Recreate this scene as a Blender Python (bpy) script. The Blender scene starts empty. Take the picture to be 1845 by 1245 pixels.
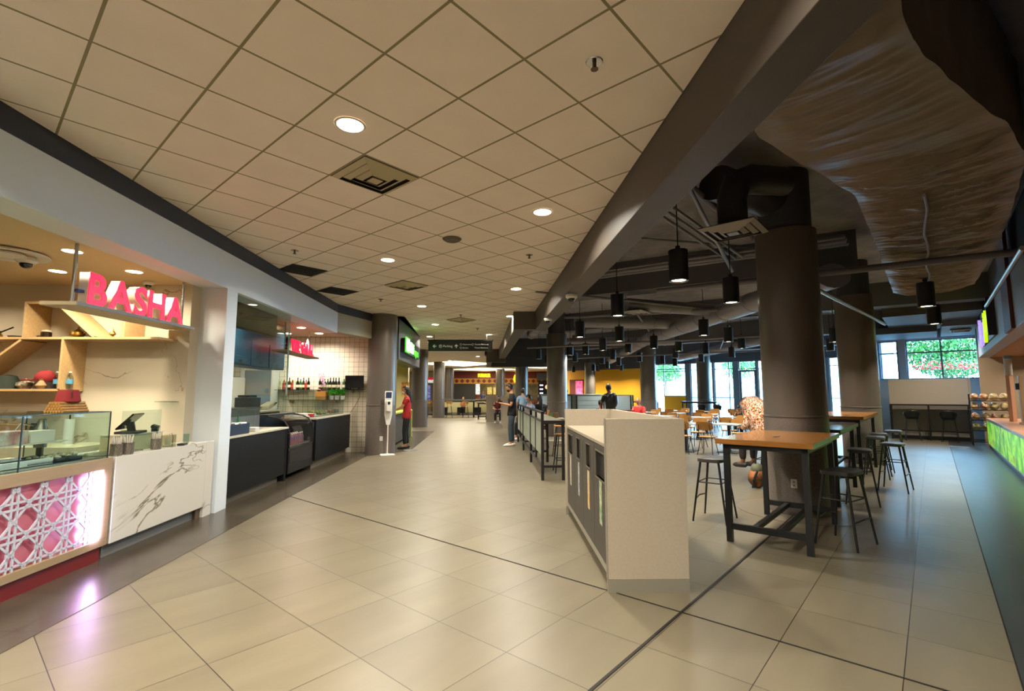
import bpy, bmesh, math, random
from mathutils import Vector, Matrix, Euler
random.seed(7)
S = bpy.context.scene
C = S.collection
PI = math.pi

# ------------------------------------------------------------------ camera
cam = bpy.data.objects.new('camera', bpy.data.cameras.new('camera')); C.objects.link(cam)
cam.location = (0, 0, 1.52)
cam.rotation_euler = (PI/2 + math.atan(.0999), 0, 0)
cam.data.sensor_width = 36; cam.data.lens = 877.0/1845*36
cam.data.clip_start = .05; cam.data.clip_end = 300
S.camera = cam
S.view_settings.view_transform = 'Standard'; S.view_settings.look = 'None'
S.view_settings.gamma = 1; S.view_settings.use_curve_mapping = False
S.view_settings.exposure = 0.56
try:
    S.cycles.use_denoising = True; S.cycles.max_bounces = 8; S.cycles.diffuse_bounces = 6
    S.cycles.sample_clamp_indirect = 4; S.cycles.caustics_reflective = False; S.cycles.caustics_refractive = False
except Exception: pass
# ------------------------------------------------------------------ sky and sun
W = bpy.data.worlds.new('sky'); S.world = W; W.use_nodes = True
bg = W.node_tree.nodes['Background']; bg.inputs[0].default_value = (.36, .64, 1.0, 1); bg.inputs[1].default_value = 38
sun = bpy.data.objects.new('sun', bpy.data.lights.new('sun', 'SUN')); C.objects.link(sun)
sun.data.energy = 3; sun.data.angle = .01; sun.data.color = (1, .96, .88)
sun.rotation_euler = (math.radians(48), 0, math.radians(-55))

# strengths of the room's lamps
P_DOWN, P_PEND, P_SHOP = 64, 30, 30
TINT_WARM = (1, .92, .78); TINT_SHOP = (1, .86, .62)

# ------------------------------------------------------------------ helpers
AN = math.radians(49.2)
D = Vector((math.cos(AN), math.sin(AN), 0)); N = Vector((math.sin(AN), -math.cos(AN), 0))
def ab(a, b, z=0): v = D*a + N*b; return (v.x, v.y, z)
SL = math.atan(.05)                      # the corridor runs a little to the left

def lin(h):
    if isinstance(h, str):
        h = h.lstrip('#'); v = [int(h[i:i+2], 16)/255 for i in (0, 2, 4)]
        return tuple(x/12.92 if x <= .04045 else ((x+.055)/1.055)**2.4 for x in v) + (1,)
    return tuple(h)[:3] + (1,)
MATS = {}
def mat(name, col='#888888', rough=.6, metal=0, emit=0, ecol=None, noise=None, bump=0, nscale=8, spec=.5, col2=None, stretch=(1,1,1), trans=0, coat=0):
    if name in MATS: return MATS[name]
    m = bpy.data.materials.new(name); m.use_nodes = True; nt = m.node_tree; b = nt.nodes['Principled BSDF']
    b.inputs['Base Color'].default_value = lin(col); b.inputs['Roughness'].default_value = rough
    b.inputs['Metallic'].default_value = metal
    b.inputs['Specular IOR Level'].default_value = spec
    if coat: b.inputs['Coat Weight'].default_value = coat
    if trans: b.inputs['Transmission Weight'].default_value = trans
    if emit:
        b.inputs['Emission Color'].default_value = lin(ecol or col); b.inputs['Emission Strength'].default_value = emit
    if noise or bump or col2:
        tc = nt.nodes.new('ShaderNodeTexCoord'); mp = nt.nodes.new('ShaderNodeMapping'); nt.links.new(tc.outputs['Object'], mp.inputs[0])
        mp.inputs['Scale'].default_value = stretch
        n = nt.nodes.new('ShaderNodeTexNoise'); n.inputs['Scale'].default_value = nscale; n.inputs['Detail'].default_value = 4
        nt.links.new(mp.outputs[0], n.inputs['Vector'])
        if noise or col2:
            r = nt.nodes.new('ShaderNodeValToRGB'); r.color_ramp.elements[0].position = .35; r.color_ramp.elements[1].position = .65
            c1 = lin(col); k = 1-(noise or 0)
            r.color_ramp.elements[0].color = lin(col2) if col2 else (c1[0]*k, c1[1]*k, c1[2]*k, 1)
            r.color_ramp.elements[1].color = c1
            nt.links.new(n.outputs['Fac'], r.inputs[0]); nt.links.new(r.outputs[0], b.inputs['Base Color'])
        if bump:
            bp = nt.nodes.new('ShaderNodeBump'); bp.inputs['Strength'].default_value = bump; bp.inputs['Distance'].default_value = .01
            nt.links.new(n.outputs['Fac'], bp.inputs['Height']); nt.links.new(bp.outputs[0], b.inputs['Normal'])
    MATS[name] = m; return m
def glass(name, tint='#eaf4f2', refl=.08):
    if name in MATS: return MATS[name]
    m = bpy.data.materials.new(name); m.use_nodes = True; nt = m.node_tree; nt.nodes.clear()
    o = nt.nodes.new('ShaderNodeOutputMaterial'); mx = nt.nodes.new('ShaderNodeMixShader'); t = nt.nodes.new('ShaderNodeBsdfTransparent'); g = nt.nodes.new('ShaderNodeBsdfGlossy')
    t.inputs[0].default_value = lin(tint); g.inputs['Roughness'].default_value = .02; g.inputs[0].default_value = (1,1,1,1)
    lw = nt.nodes.new('ShaderNodeLayerWeight'); lw.inputs[0].default_value = .5
    pw = nt.nodes.new('ShaderNodeMath'); pw.operation = 'POWER'; pw.inputs[1].default_value = 5; nt.links.new(lw.outputs['Facing'], pw.inputs[0])
    ml = nt.nodes.new('ShaderNodeMath'); ml.operation = 'MULTIPLY_ADD'; ml.inputs[1].default_value = .6; ml.inputs[2].default_value = .03; nt.links.new(pw.outputs[0], ml.inputs[0])
    nt.links.new(ml.outputs[0], mx.inputs[0]); nt.links.new(t.outputs[0], mx.inputs[1]); nt.links.new(g.outputs[0], mx.inputs[2]); nt.links.new(mx.outputs[0], o.inputs[0])
    MATS[name] = m; return m

class MB:
    def __init__(s): s.bm = bmesh.new()
    def box(s, x0, y0, z0, x1, y1, z1, M=None):
        x0, x1 = sorted((x0, x1)); y0, y1 = sorted((y0, y1)); z0, z1 = sorted((z0, z1))
        v = [s.bm.verts.new(p) for p in ((x0,y0,z0),(x1,y0,z0),(x1,y1,z0),(x0,y1,z0),(x0,y0,z1),(x1,y0,z1),(x1,y1,z1),(x0,y1,z1))]
        for f in ((0,3,2,1),(4,5,6,7),(0,1,5,4),(1,2,6,5),(2,3,7,6),(3,0,4,7)): s.bm.faces.new([v[i] for i in f])
        if M is not None:
            for q in v: q.co = M @ q.co
        return s
    def obox(s, c, size, rz=0, rx=0, ry=0):
        M = Matrix.Translation(Vector(c)) @ Euler((rx, ry, rz)).to_matrix().to_4x4()
        a, b, h = size[0]/2, size[1]/2, size[2]/2
        return s.box(-a, -b, -h, a, b, h, M)
    def bar(s, p, q, w, h=None, up=(0,0,1)):          # square bar from p to q
        p, q = Vector(p), Vector(q); d = (q-p); L = d.length; d.normalize(); h = h or w
        u = Vector(up)
        if abs(d.dot(u)) > .95: u = Vector((0,1,0)) if abs(d.y) < .9 else Vector((1,0,0))
        x = d.cross(u).normalized(); z = x.cross(d)
        M = Matrix((( x.x, d.x, z.x, p.x),( x.y, d.y, z.y, p.y),( x.z, d.z, z.z, p.z),(0,0,0,1)))
        return s.box(-w/2, 0, -h/2, w/2, L, h/2, M)
    def ring(s, c, x, y, r, n, r2=None):
        r2 = r2 if r2 is not None else r
        return [s.bm.verts.new(c + x*(r*math.cos(2*PI*i/n)) + y*(r2*math.sin(2*PI*i/n))) for i in range(n)]
    def tube(s, pts, r, n=10, cap=True, flat=1):
        pts = [Vector(p) for p in pts]; rs = r if isinstance(r, (list, tuple)) else [r]*len(pts); prev = None; x = None
        for i, p in enumerate(pts):
            d = (pts[min(i+1, len(pts)-1)] - pts[max(i-1, 0)]).normalized()
            if x is None:
                u = Vector((0,0,1)) if abs(d.z) < .9 else Vector((0,1,0)); x = d.cross(u).normalized()
            else:
                x = (x - d*x.dot(d)); x = x.normalized() if x.length > 1e-6 else d.orthogonal().normalized()
            y = d.cross(x)
            R = s.ring(p, x, y, max(rs[i], 1e-4), n, max(rs[i]*flat, 1e-4))
            if prev:
                for k in range(n): s.bm.faces.new((prev[k], prev[(k+1)%n], R[(k+1)%n], R[k]))
            elif cap: s.bm.faces.new(R[::-1])
            prev = R
        if cap: s.bm.faces.new(prev)
        return s
    def cyl(s, c, r, h, n=24, r2=None): 
        c = Vector(c); return s.tube([c, c+Vector((0,0,h))], [r, r if r2 is None else r2], n)
    def lathe(s, prof, c=(0,0,0), n=20, M=None, cap=True):
        c = Vector(c); rings = []
        for r, z in prof:
            rings.append([s.bm.verts.new(c+Vector((max(r,1e-4)*math.cos(2*PI*i/n), max(r,1e-4)*math.sin(2*PI*i/n), z))) for i in range(n)])
        for a, b in zip(rings, rings[1:]):
            for k in range(n): s.bm.faces.new((a[k], a[(k+1)%n], b[(k+1)%n], b[k]))
        if cap and prof[0][0] > 1e-3: s.bm.faces.new(rings[0][::-1])
        if cap and prof[-1][0] > 1e-3: s.bm.faces.new(rings[-1])
        if M is not None:
            for R in rings:
                for v in R: v.co = M @ v.co
        return s
    def sph(s, c, rx, ry=None, rz=None, n=14, m=9, M=None):
        ry = ry or rx; rz = rz or rx; c = Vector(c)
        g = bmesh.ops.create_uvsphere(s.bm, u_segments=n, v_segments=m, radius=1)
        for v in g['verts']:
            p = Vector((v.co.x*rx, v.co.y*ry, v.co.z*rz)); 
            if M is not None: p = M @ p
            v.co = p + c
        return s
    def prism(s, poly, z0, z1, M=None):
        a = [s.bm.verts.new((p[0], p[1], z0)) for p in poly]; b = [s.bm.verts.new((p[0], p[1], z1)) for p in poly]; n = len(poly)
        s.bm.faces.new(a[::-1]); s.bm.faces.new(b)
        for i in range(n): s.bm.faces.new((a[i], a[(i+1)%n], b[(i+1)%n], b[i]))
        if M is not None:
            for v in a+b: v.co = M @ v.co
        return s
    def face(s, pts): s.bm.faces.new([s.bm.verts.new(p) for p in pts]); return s
    def build(s, name, m=None, parent=None, loc=(0,0,0), rz=0, bev=0, smooth=False, seg=2):
        bmesh.ops.recalc_face_normals(s.bm, faces=s.bm.faces[:])
        me = bpy.data.meshes.new(name); s.bm.to_mesh(me); s.bm.free()
        o = bpy.data.objects.new(name, me); C.objects.link(o)
        if m is not None: me.materials.append(m)
        o.parent = parent; o.location = loc; o.rotation_euler = (0, 0, rz)
        if bev:
            d = o.modifiers.new('bevel', 'BEVEL'); d.width = bev; d.segments = seg; d.limit_method = 'ANGLE'; d.angle_limit = math.radians(40)
        if smooth: 
            for p in me.polygons: p.use_smooth = True
            try: me.set_sharp_from_angle(angle=math.radians(38))
            except Exception: pass
        return o
def tag(o, label=None, cat=None, group=None, kind=None):
    if label: o['label'] = label
    if cat: o['category'] = cat
    if group: o['group'] = group
    if kind: o['kind'] = kind
    return o
def thing(name, label, cat, loc=(0,0,0), rz=0, group=None):
    o = bpy.data.objects.new(name, None); C.objects.link(o); o.empty_display_size = .1
    o.location = loc; o.rotation_euler = (0, 0, rz); return tag(o, label, cat, group)
def struct(o): o['kind'] = 'structure'; return o
def dup(root, loc=None, rz=None, label=None, group=None):
    def cp(o, par):
        c = o.copy(); C.objects.link(c); c.parent = par
        for ch in o.children: cp(ch, c)
        return c
    r = cp(root, root.parent)
    if loc is not None: r.location = loc
    if rz is not None: r.rotation_euler = (0, 0, rz)
    if label: r['label'] = label
    if group: r['group'] = group
    return r
def to_mesh(o):
    dg = bpy.context.evaluated_depsgraph_get(); dg.update()
    return bpy.data.meshes.new_from_object(o.evaluated_get(dg))
def text(txt, size, m, parent=None, name='letter', depth=.01, bold=0, M=None, align='LEFT', xs=1, shear=0, space=1):
    cu = bpy.data.curves.new('t', 'FONT'); cu.body = txt; cu.size = size; cu.extrude = depth; cu.offset = bold; cu.align_x = align; cu.shear = shear; cu.space_character = space
    o = bpy.data.objects.new('t', cu); C.objects.link(o); me = to_mesh(o); bpy.data.objects.remove(o)
    me.name = name
    # text lies in XY: stand it up, facing -Y
    me.transform(Matrix.Rotation(PI/2, 4, 'X') @ Matrix.Scale(xs, 4, (1,0,0)))
    if M is not None: me.transform(M)
    me.materials.clear(); me.materials.append(m)
    r = bpy.data.objects.new(name, me); C.objects.link(r); r.parent = parent
    return r
def word(txt, size, m, parent, name='letter', depth=.01, bold=0, xs=1, adv=None, x0=0, z0=0, y0=0):
    x = x0
    for ch in txt:
        if ch == ' ': x += size*.35*xs; continue
        o = text(ch, size, m, parent, name, depth, bold, xs=xs); w = max(v.co.x for v in o.data.vertices); 
        o.location = (x, y0, z0); x += w + size*.07*xs + bold
    return x
def area(name, loc, power, size, col, rot=(0,0,0), shape='DISK', spread=None, parent=None, sy=None):
    l = bpy.data.lights.new(name, 'AREA'); l.energy = power; l.shape = shape; l.size = size; l.color = col
    if sy: l.size_y = sy
    if spread: l.spread = math.radians(spread)
    o = bpy.data.objects.new(name, l); C.objects.link(o); o.location = loc; o.rotation_euler = rot; o.parent = parent; return o

# ------------------------------------------------------------------ node materials for the room
def grid_material(name, ca, cb, line, size, lw, ang, org, rough, streak=None, bump=.0, linemix=1, vary=.06):
    m = bpy.data.materials.new(name); m.use_nodes = True; nt = m.node_tree; b = nt.nodes['Principled BSDF']; L = nt.links.new
    geo = nt.nodes.new('ShaderNodeNewGeometry'); sub = nt.nodes.new('ShaderNodeVectorMath'); sub.operation = 'SUBTRACT'; sub.inputs[1].default_value = (org[0], org[1], 0)
    L(geo.outputs['Position'], sub.inputs[0])
    rot = nt.nodes.new('ShaderNodeVectorRotate'); rot.rotation_type = 'Z_AXIS'; rot.inputs['Angle'].default_value = -ang; L(sub.outputs[0], rot.inputs['Vector'])
    sc = nt.nodes.new('ShaderNodeVectorMath'); sc.operation = 'SCALE'; sc.inputs['Scale'].default_value = 1/size; L(rot.outputs[0], sc.inputs[0])
    fl = nt.nodes.new('ShaderNodeVectorMath'); fl.operation = 'FLOOR'; L(sc.outputs[0], fl.inputs[0])
    fr = nt.nodes.new('ShaderNodeVectorMath'); fr.operation = 'FRACTION'; L(sc.outputs[0], fr.inputs[0])
    sx = nt.nodes.new('ShaderNodeSeparateXYZ'); L(fr.outputs[0], sx.inputs[0])
    def mth(op, a, v):
        n = nt.nodes.new('ShaderNodeMath'); n.operation = op; L(a, n.inputs[0])
        if isinstance(v, float): n.inputs[1].default_value = v
        elif v is not None: L(v, n.inputs[1])
        return n.outputs[0]
    def edge(o):
        d = mth('ABSOLUTE', mth('SUBTRACT', o, .5), None); return mth('GREATER_THAN', d, .5 - lw/size/2)
    msk = mth('MAXIMUM', edge(sx.outputs[0]), edge(sx.outputs[1]))
    wn = nt.nodes.new('ShaderNodeTexWhiteNoise'); wn.noise_dimensions = '2D'; L(fl.outputs[0], wn.inputs['Vector'])
    nz = nt.nodes.new('ShaderNodeTexNoise'); nz.inputs['Detail'].default_value = 5
    mp = nt.nodes.new('ShaderNodeMapping'); mp.inputs['Scale'].default_value = streak or (1,1,1); L(rot.outputs[0], mp.inputs[0]); 
    ad = nt.nodes.new('ShaderNodeVectorMath'); ad.operation = 'ADD'; L(mp.outputs[0], ad.inputs[0]); 
    sc2 = nt.nodes.new('ShaderNodeVectorMath'); sc2.operation = 'SCALE'; sc2.inputs['Scale'].default_value = 7.3; L(wn.outputs['Color'], sc2.inputs[0]); L(sc2.outputs[0], ad.inputs[1])
    L(ad.outputs[0], nz.inputs['Vector']); nz.inputs['Scale'].default_value = 1
    cr = nt.nodes.new('ShaderNodeValToRGB'); cr.color_ramp.elements[0].position = .3; cr.color_ramp.elements[1].position = .7
    cr.color_ramp.elements[0].color = lin(ca); cr.color_ramp.elements[1].color = lin(cb); L(nz.outputs['Fac'], cr.inputs[0])
    hs = nt.nodes.new('ShaderNodeHueSaturation'); L(cr.outputs[0], hs.inputs['Color'])
    vv = mth('MULTIPLY', wn.outputs['Value'], vary*2); vv = mth('ADD', vv, 1-vary); L(vv, hs.inputs['Value'])
    mx = nt.nodes.new('ShaderNodeMix'); mx.data_type = 'RGBA'; L(msk, mx.inputs[0]); L(hs.outputs[0], mx.inputs[6]); mx.inputs[7].default_value = lin(line)
    L(mx.outputs[2], b.inputs['Base Color']); b.inputs['Roughness'].default_value = rough
    if bump:
        bp = nt.nodes.new('ShaderNodeBump'); bp.inputs['Strength'].default_value = bump; bp.inputs['Distance'].default_value = .003; bp.invert = True
        L(msk, bp.inputs['Height']); L(bp.outputs[0], b.inputs['Normal'])
    MATS[name] = m; return m
M_floor = grid_material('floor_tile', '#645c4b', '#706855', '#28231a', .599, .005, AN+.003, (-.163, 4.736), .34, (.8, 3.5, 1), .4)
M_fdark = grid_material('dark_floor_tile', '#40392f', '#4c4539', '#1e1b18', .599, .005, 0, (-3.2, .3), .25, (1.2, 7, 1), .3)
M_ceil = grid_material('ceiling_tile', '#f2e6d9', '#f8ece0', '#8d8464', .61, .018, .8455, (-.784, 2.8035), .9, (3,3,3), .5, vary=.015)

def wall_tile(name, face, line, size, lw, plane='XZ', rough=.25):
    m = bpy.data.materials.new(name); m.use_nodes = True; nt = m.node_tree; b = nt.nodes['Principled BSDF']; L = nt.links.new
    g = nt.nodes.new('ShaderNodeTexCoord'); sx = nt.nodes.new('ShaderNodeSeparateXYZ'); L(g.outputs['Object'], sx.inputs[0])
    cb = nt.nodes.new('ShaderNodeCombineXYZ'); L(sx.outputs[0 if plane == 'XZ' else 1], cb.inputs[0]); L(sx.outputs[2], cb.inputs[1])
    br = nt.nodes.new('ShaderNodeTexBrick'); br.offset = 0; br.inputs['Scale'].default_value = 1; br.inputs['Brick Width'].default_value = size; br.inputs['Row Height'].default_value = size
    br.inputs['Mortar Size'].default_value = lw/2; br.inputs['Mortar Smooth'].default_value = 0
    c = lin(face); br.inputs['Color1'].default_value = c; br.inputs['Color2'].default_value = (c[0]*.95, c[1]*.95, c[2]*.95, 1); br.inputs['Mortar'].default_value = lin(line)
    L(cb.outputs[0], br.inputs['Vector']); L(br.outputs['Color'], b.inputs['Base Color']); b.inputs['Roughness'].default_value = rough
    MATS[name] = m; return m
M_wtile = wall_tile('white_wall_tile', '#e2d8c4', '#4c453c', .132, .006)

def marble(name, base, vein, sc=1.0, rough=.25):
    m = bpy.data.materials.new(name); m.use_nodes = True; nt = m.node_tree; b = nt.nodes['Principled BSDF']; L = nt.links.new
    tc = nt.nodes.new('ShaderNodeTexCoord'); n1 = nt.nodes.new('ShaderNodeTexNoise'); n1.inputs['Scale'].default_value = 1.1*sc; n1.inputs['Detail'].default_value = 6; n1.inputs['Distortion'].default_value = .8
    mp = nt.nodes.new('ShaderNodeMapping'); mp.inputs['Rotation'].default_value = (.5, .6, .9); mp.inputs['Scale'].default_value = (1, .45, 1); L(tc.outputs['Object'], mp.inputs[0]); L(mp.outputs[0], n1.inputs['Vector'])
    s1 = nt.nodes.new('ShaderNodeMath'); s1.operation = 'SUBTRACT'; s1.inputs[1].default_value = .5; L(n1.outputs['Fac'], s1.inputs[0])
    s2 = nt.nodes.new('ShaderNodeMath'); s2.operation = 'ABSOLUTE'; L(s1.outputs[0], s2.inputs[0])
    cr = nt.nodes.new('ShaderNodeValToRGB'); e = cr.color_ramp.elements; e[0].position = 0; e[0].color = lin(vein); e[1].position = .007; e[1].color = lin(base)
    L(s2.outputs[0], cr.inputs[0])
    n2 = nt.nodes.new('ShaderNodeTexNoise'); n2.inputs['Scale'].default_value = 1.6*sc; n2.inputs['Detail'].default_value = 1; L(tc.outputs['Object'], n2.inputs['Vector'])
    r2 = nt.nodes.new('ShaderNodeValToRGB'); r2.color_ramp.elements[0].position = .47; r2.color_ramp.elements[1].position = .56; L(n2.outputs['Fac'], r2.inputs[0])
    mx = nt.nodes.new('ShaderNodeMix'); mx.data_type = 'RGBA'; L(r2.outputs[0], mx.inputs[0]); mx.inputs[6].default_value = lin(base); L(cr.outputs[0], mx.inputs[7])
    L(mx.outputs[2], b.inputs['Base Color']); b.inputs['Roughness'].default_value = rough; MATS[name] = m; return m
M_marble = marble('veined_marble', '#cfcdc6', '#6d6450')
M_marble2 = marble('veined_wall_marble', '#d3cab6', '#8a7350', 1.0, .3)

M_black = mat('black_metal', '#111214', .45, .0)
M_dark = mat('dark_paint', '#3a3a40', .6)
M_beam = mat('bulkhead_paint', '#4a423b', .55, noise=.05)
M_slab = mat('concrete_slab', '#a09ca6', .85, noise=.25, nscale=3, bump=.3)
M_pipe = mat('grey_pipe', '#77747a', .5, .2)
M_duct = mat('duct_metal', '#85838c', .45, .3)
M_col = mat('column_paint', '#625b53', .32, .2)
M_colv = mat('column_vinyl', '#6b635c', .4, 0, col2='#564e48', nscale=30, stretch=(1,1,6), bump=.3)
M_head = mat('header_paint', '#dbe6f1', .5)
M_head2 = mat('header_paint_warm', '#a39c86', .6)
M_band = mat('dark_band_paint', '#24262d', .55)
M_white = mat('white_plastic', '#d8d6cf', .4)
M_chrome = mat('steel', '#b9b9b6', .25, 1)
M_steel = mat('brushed_steel', '#a09a8d', .38, 1, noise=.15, nscale=20, stretch=(1,1,.1))
M_wood = mat('pale_wood', '#c9a877', .5, noise=.12, nscale=5, stretch=(1,8,8))
M_ply = mat('plywood', '#c98f4a', .4, noise=.15, nscale=5, stretch=(1,10,10))
M_top = mat('bamboo_top', '#9c6830', .22, noise=.18, nscale=5, stretch=(12,1,12), coat=.2)
M_lam = mat('speckled_laminate', '#a79c8a', .45, col2='#a39785', nscale=45)
M_glass = glass('clear_glass')
M_frost = mat('frosted_panel', '#8f9b8b', .35)
M_lamp = mat('lamp_glow', '#fff4dc', .5, emit=14, ecol='#fff0d2')
M_redlet = mat('red_letter_glow', '#ff2a4a', .4, emit=1.6, ecol='#ff1838')
M_cnt = mat('charcoal_panel', '#0b0d11', .55, spec=.25)
M_cap = mat('counter_cap', '#c9c3b0', .3)
M_blue = mat('blue_cabinet', '#22465c', .35)
M_screen = mat('screen_black', '#08080a', .15)
M_yel = mat('yellow_wall', '#d99c12', .6)
M_lime = mat('lime_laminate', '#a8b94a', .4)
M_greyside = mat('grey_partition', '#8b8679', .5)
M_win = mat('window_frame_grey', '#6d747c', .4, .3)
M_skin = mat('skin', '#b98362', .5); M_skin2 = mat('skin_tan', '#8e5c40', .5)
M_hair = mat('dark_hair', '#120e0d', .5)
M_gasket = mat('joint_black', '#15130f', .7)

# =================================================================== SETTING
b = MB(); b.prism([(-16,-9),(-.6,-9),ab(23.25,5.4)[:2],ab(23.25,-1.5)[:2],ab(31.25,-1.5)[:2],ab(31.25,-22.2)[:2],(7,60),(-16,60)], -.1, 0); struct(b.build('floor', M_floor))
# dark tile margins in front of the shops
b = MB(); b.prism([(-9,-9),(-2.35,-9),(-3.01,3.1),(-3.32,7.72),(-3.58,12.18),(-2.74,13.37),(-3.19,20.28),(-9,20.28)], 0, .004)
struct(b.build('floor_margin_left', M_fdark))
b = MB(); b.prism([ab(-8,.25)[:2], ab(22.9,.25)[:2], ab(22.9,9)[:2], ab(-8,9)[:2]], 0, .004)
M_fd2 = grid_material('dark_floor_tile_right', '#2e3134', '#3a3d40', '#1c1c1e', .599, .004, AN, (0,0), .3, (1.2,7,1), .2)
struct(b.build('floor_margin_right', M_fd2))
# movement joints
b = MB(); p0 = Vector((-.163, 4.736, .003))
b.bar(p0 - N*4.2, p0 + N*9, .010, .004); struct(b.build('trim_1', M_gasket))
b = MB(); p0 = Vector((1.19, 3.58, .003)); b.bar(p0 - D*4, p0 + D*4.2, .018, .004); struct(b.build('trim_2', M_gasket))
b = MB(); b.bar(ab(-6,.25,.005), ab(22.9,.25,.005), .008, .003); struct(b.build('trim_3', M_gasket))

# tiled ceiling
cp = [(-2.9,-9),(-3.49,0),(-4.05,11.2),(-3.62,12.75),(-2.9,13.0),(-3.36,17.6),(-16,17.6),(-16,60),(6.8,60),(3.6,38),(1.9,26.7),(-1.5,26.7),(-1.3,22.9),(-.62,22.7),(.04,12.35),(.58,12.25),(2.0,-9)]
b = MB(); b.prism(cp, 3.607, 3.66); struct(b.build('ceiling', M_ceil))
# structural slab above everything
b = MB(); b.prism([(-16,-9),(-.6,-9),ab(23.25,5.4)[:2],ab(23.25,-1.5)[:2],ab(31.25,-1.5)[:2],ab(31.25,-22.2)[:2],(7,60),(-16,60)], 4.55, 4.8); struct(b.build('ceiling_slab', M_slab))
# bulkhead between tiled ceiling and open ceiling
def seg(p, q, w, z0, z1, name, m):
    p, q = Vector((*p, 0)), Vector((*q, 0)); d = (q-p).normalized(); n = Vector((d.y, -d.x, 0))*w
    b = MB(); b.prism([tuple(p)[:2], tuple(q)[:2], tuple(q+n)[:2], tuple(p+n)[:2]], z0, z1); return struct(b.build(name, m, bev=.006))
e1 = lambda y: 1.40-.066*y
seg((e1(-9),-9), (e1(12.2),12.2), .29, 3.15, 4.55, 'trim_4', M_beam)
b = MB(); b.prism([(.04,12.2),(e1(12.2)+.29,12.2),(e1(12.2)+.29,12.5),(.04,12.5)], 3.15, 4.55); struct(b.build('trim_6', M_beam))
seg((.04,12.5), (-.62,22.6), .29, 3.15, 4.55, 'trim_7', M_beam)
b = MB(); b.prism([(-1.2,22.6),(-.30,22.6),(-.30,22.9),(-1.2,22.9)], 3.0, 4.55); struct(b.build('trim_8', M_beam))
seg((-1.2,22.9), (-1.4,26.5), .25, 3.0, 4.55, 'trim_9', M_beam)
b = MB(); b.prism([(-1.4,26.5),(2.4,26.5),(2.4,26.8),(-1.4,26.8)], 3.0, 4.55); struct(b.build('trim_10', M_dark))
seg((2.4,26.6), (3.2,35.6), -.25, 3.1, 4.55, 'trim_11', M_dark)

# left wall header, dark band
hx = lambda y: -3.49-.05*y
def strip(y0, y1, z0, z1, w, name, m, bev=.004):
    b = MB(); b.prism([(hx(y0),y0),(hx(y1),y1),(hx(y1)-w,y1),(hx(y0)-w,y0)], z0, z1); return struct(b.build(name, m, bev=bev))
strip(-9, 11.2, 2.93, 3.41, .34, 'wall_left_header', M_head)
strip(-9, 11.2, 3.41, 3.61, .34, 'wall_left_band', M_band)
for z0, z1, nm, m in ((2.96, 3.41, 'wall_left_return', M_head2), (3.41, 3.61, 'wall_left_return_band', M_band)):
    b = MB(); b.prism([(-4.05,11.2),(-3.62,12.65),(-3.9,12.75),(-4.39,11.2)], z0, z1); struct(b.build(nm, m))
# pillar and partition between the two shops
b = MB(); b.prism([(-3.80,6.40),(-3.825,6.69),(-4.2,6.69),(-4.2,6.40)], 0, 2.93); struct(b.build('wall_left_pillar', M_head, bev=.006))
b = MB(); b.box(-9.5, 6.22, 0, -4.15, 6.69, 3.6); struct(b.build('wall_left_partition', M_marble2))
b = MB(); b.box(-9.5, 13.0, 0, -3.5, 13.25, 3.6); struct(b.build('wall_left_tiled', M_wtile, bev=0))
b = MB(); b.box(-9.7, -9, 0, -9.5, 60, 4.6); struct(b.build('wall_left', mat('kitchen_wall', '#b7ab93', .6)))
b = MB(); b.prism([(-9.5,-9),(-3.3,-9),(hx(6.5)-.02,6.5),(-9.5,6.5)], 2.935, 3.0); struct(b.build('ceiling_shop', mat('shop_ceiling', '#cdb68e', .7)))
b = MB(); b.prism([(-9.5,6.5),(hx(6.5)-.3,6.5),(hx(11.2)-.3,11.2),(-3.9,12.9),(-3.9,13.05),(-9.5,13.05)], 3.06, 3.12); struct(b.build('ceiling_grill', mat('grill_ceiling', '#d9c4ac', .7)))
# rear enclosure
b = MB(); b.box(-16, -9.2, 0, 0, -9, 4.8); struct(b.build('wall_back', mat('back_wall', '#d8cfbf', .7)))
b = MB(); b.prism([(3.6,38.4),(4.1,38.4),(7.0,60),(6.5,60)],0,4.55); struct(b.build('wall_far_right', mat('far_wall', '#a39a80', .7)))
b = MB(); b.box(-16, 60, 0, 7, 60.2, 4.8); struct(b.build('wall_far', mat('far_wall', '#a39a80', .7)))
b = MB(); b.box(-16.2, -9, 0, -16, 60, 4.8); struct(b.build('wall_side', mat('far_wall', '#a39a80', .7)))

# columns
def column(x, y, label, r=.375, top=3.8, ztop=4.55, ring=1.22, outlet=None):
    t = thing('column', label, 'column', (x, y, 0))
    MB().cyl((0,0,0), r+.004, ring, 48).build('lower_cladding', M_colv, t, smooth=True)
    MB().lathe([(r,ring),(r+.014,ring+.004),(r+.014,ring+.02),(r,ring+.028)], n=48).build('trim_ring', M_col, t, smooth=True)
    MB().cyl((0,0,ring+.02), r, top-ring-.02, 48).build('shaft', M_col, t, smooth=True)
    if ztop > top: MB().cyl((0,0,top), r*.86, ztop-top, 32).build('neck', M_dark, t, smooth=True)
    if outlet:
        ang = outlet; o = MB().box(-.035,-.004,-.055,.035,.004,.055).build('outlet_plate', M_white, t, (math.cos(ang)*(r+.008), math.sin(ang)*(r+.008), .40), ang+PI/2, bev=.003)
        MB().box(-.012,-.006,.008,.012,.0,.034).box(-.012,-.006,-.034,.012,.0,-.008).build('socket', mat('socket', '#8f8b80', .4), o)
    return t
column(3.78, 6.56, 'nearest thick grey brown column rising behind the first wooden bar table', outlet=math.radians(-128), top=3.72)
column(7.85, 11.05, 'second thick column on the right, washed with green and yellow light', top=3.75)
column(1.67, 18.1, 'grey column behind the dark railing bar table in the middle', top=3.75)
column(.56, 28.4, 'column rising just right of the standing man with a phone', top=3.75)
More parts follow.
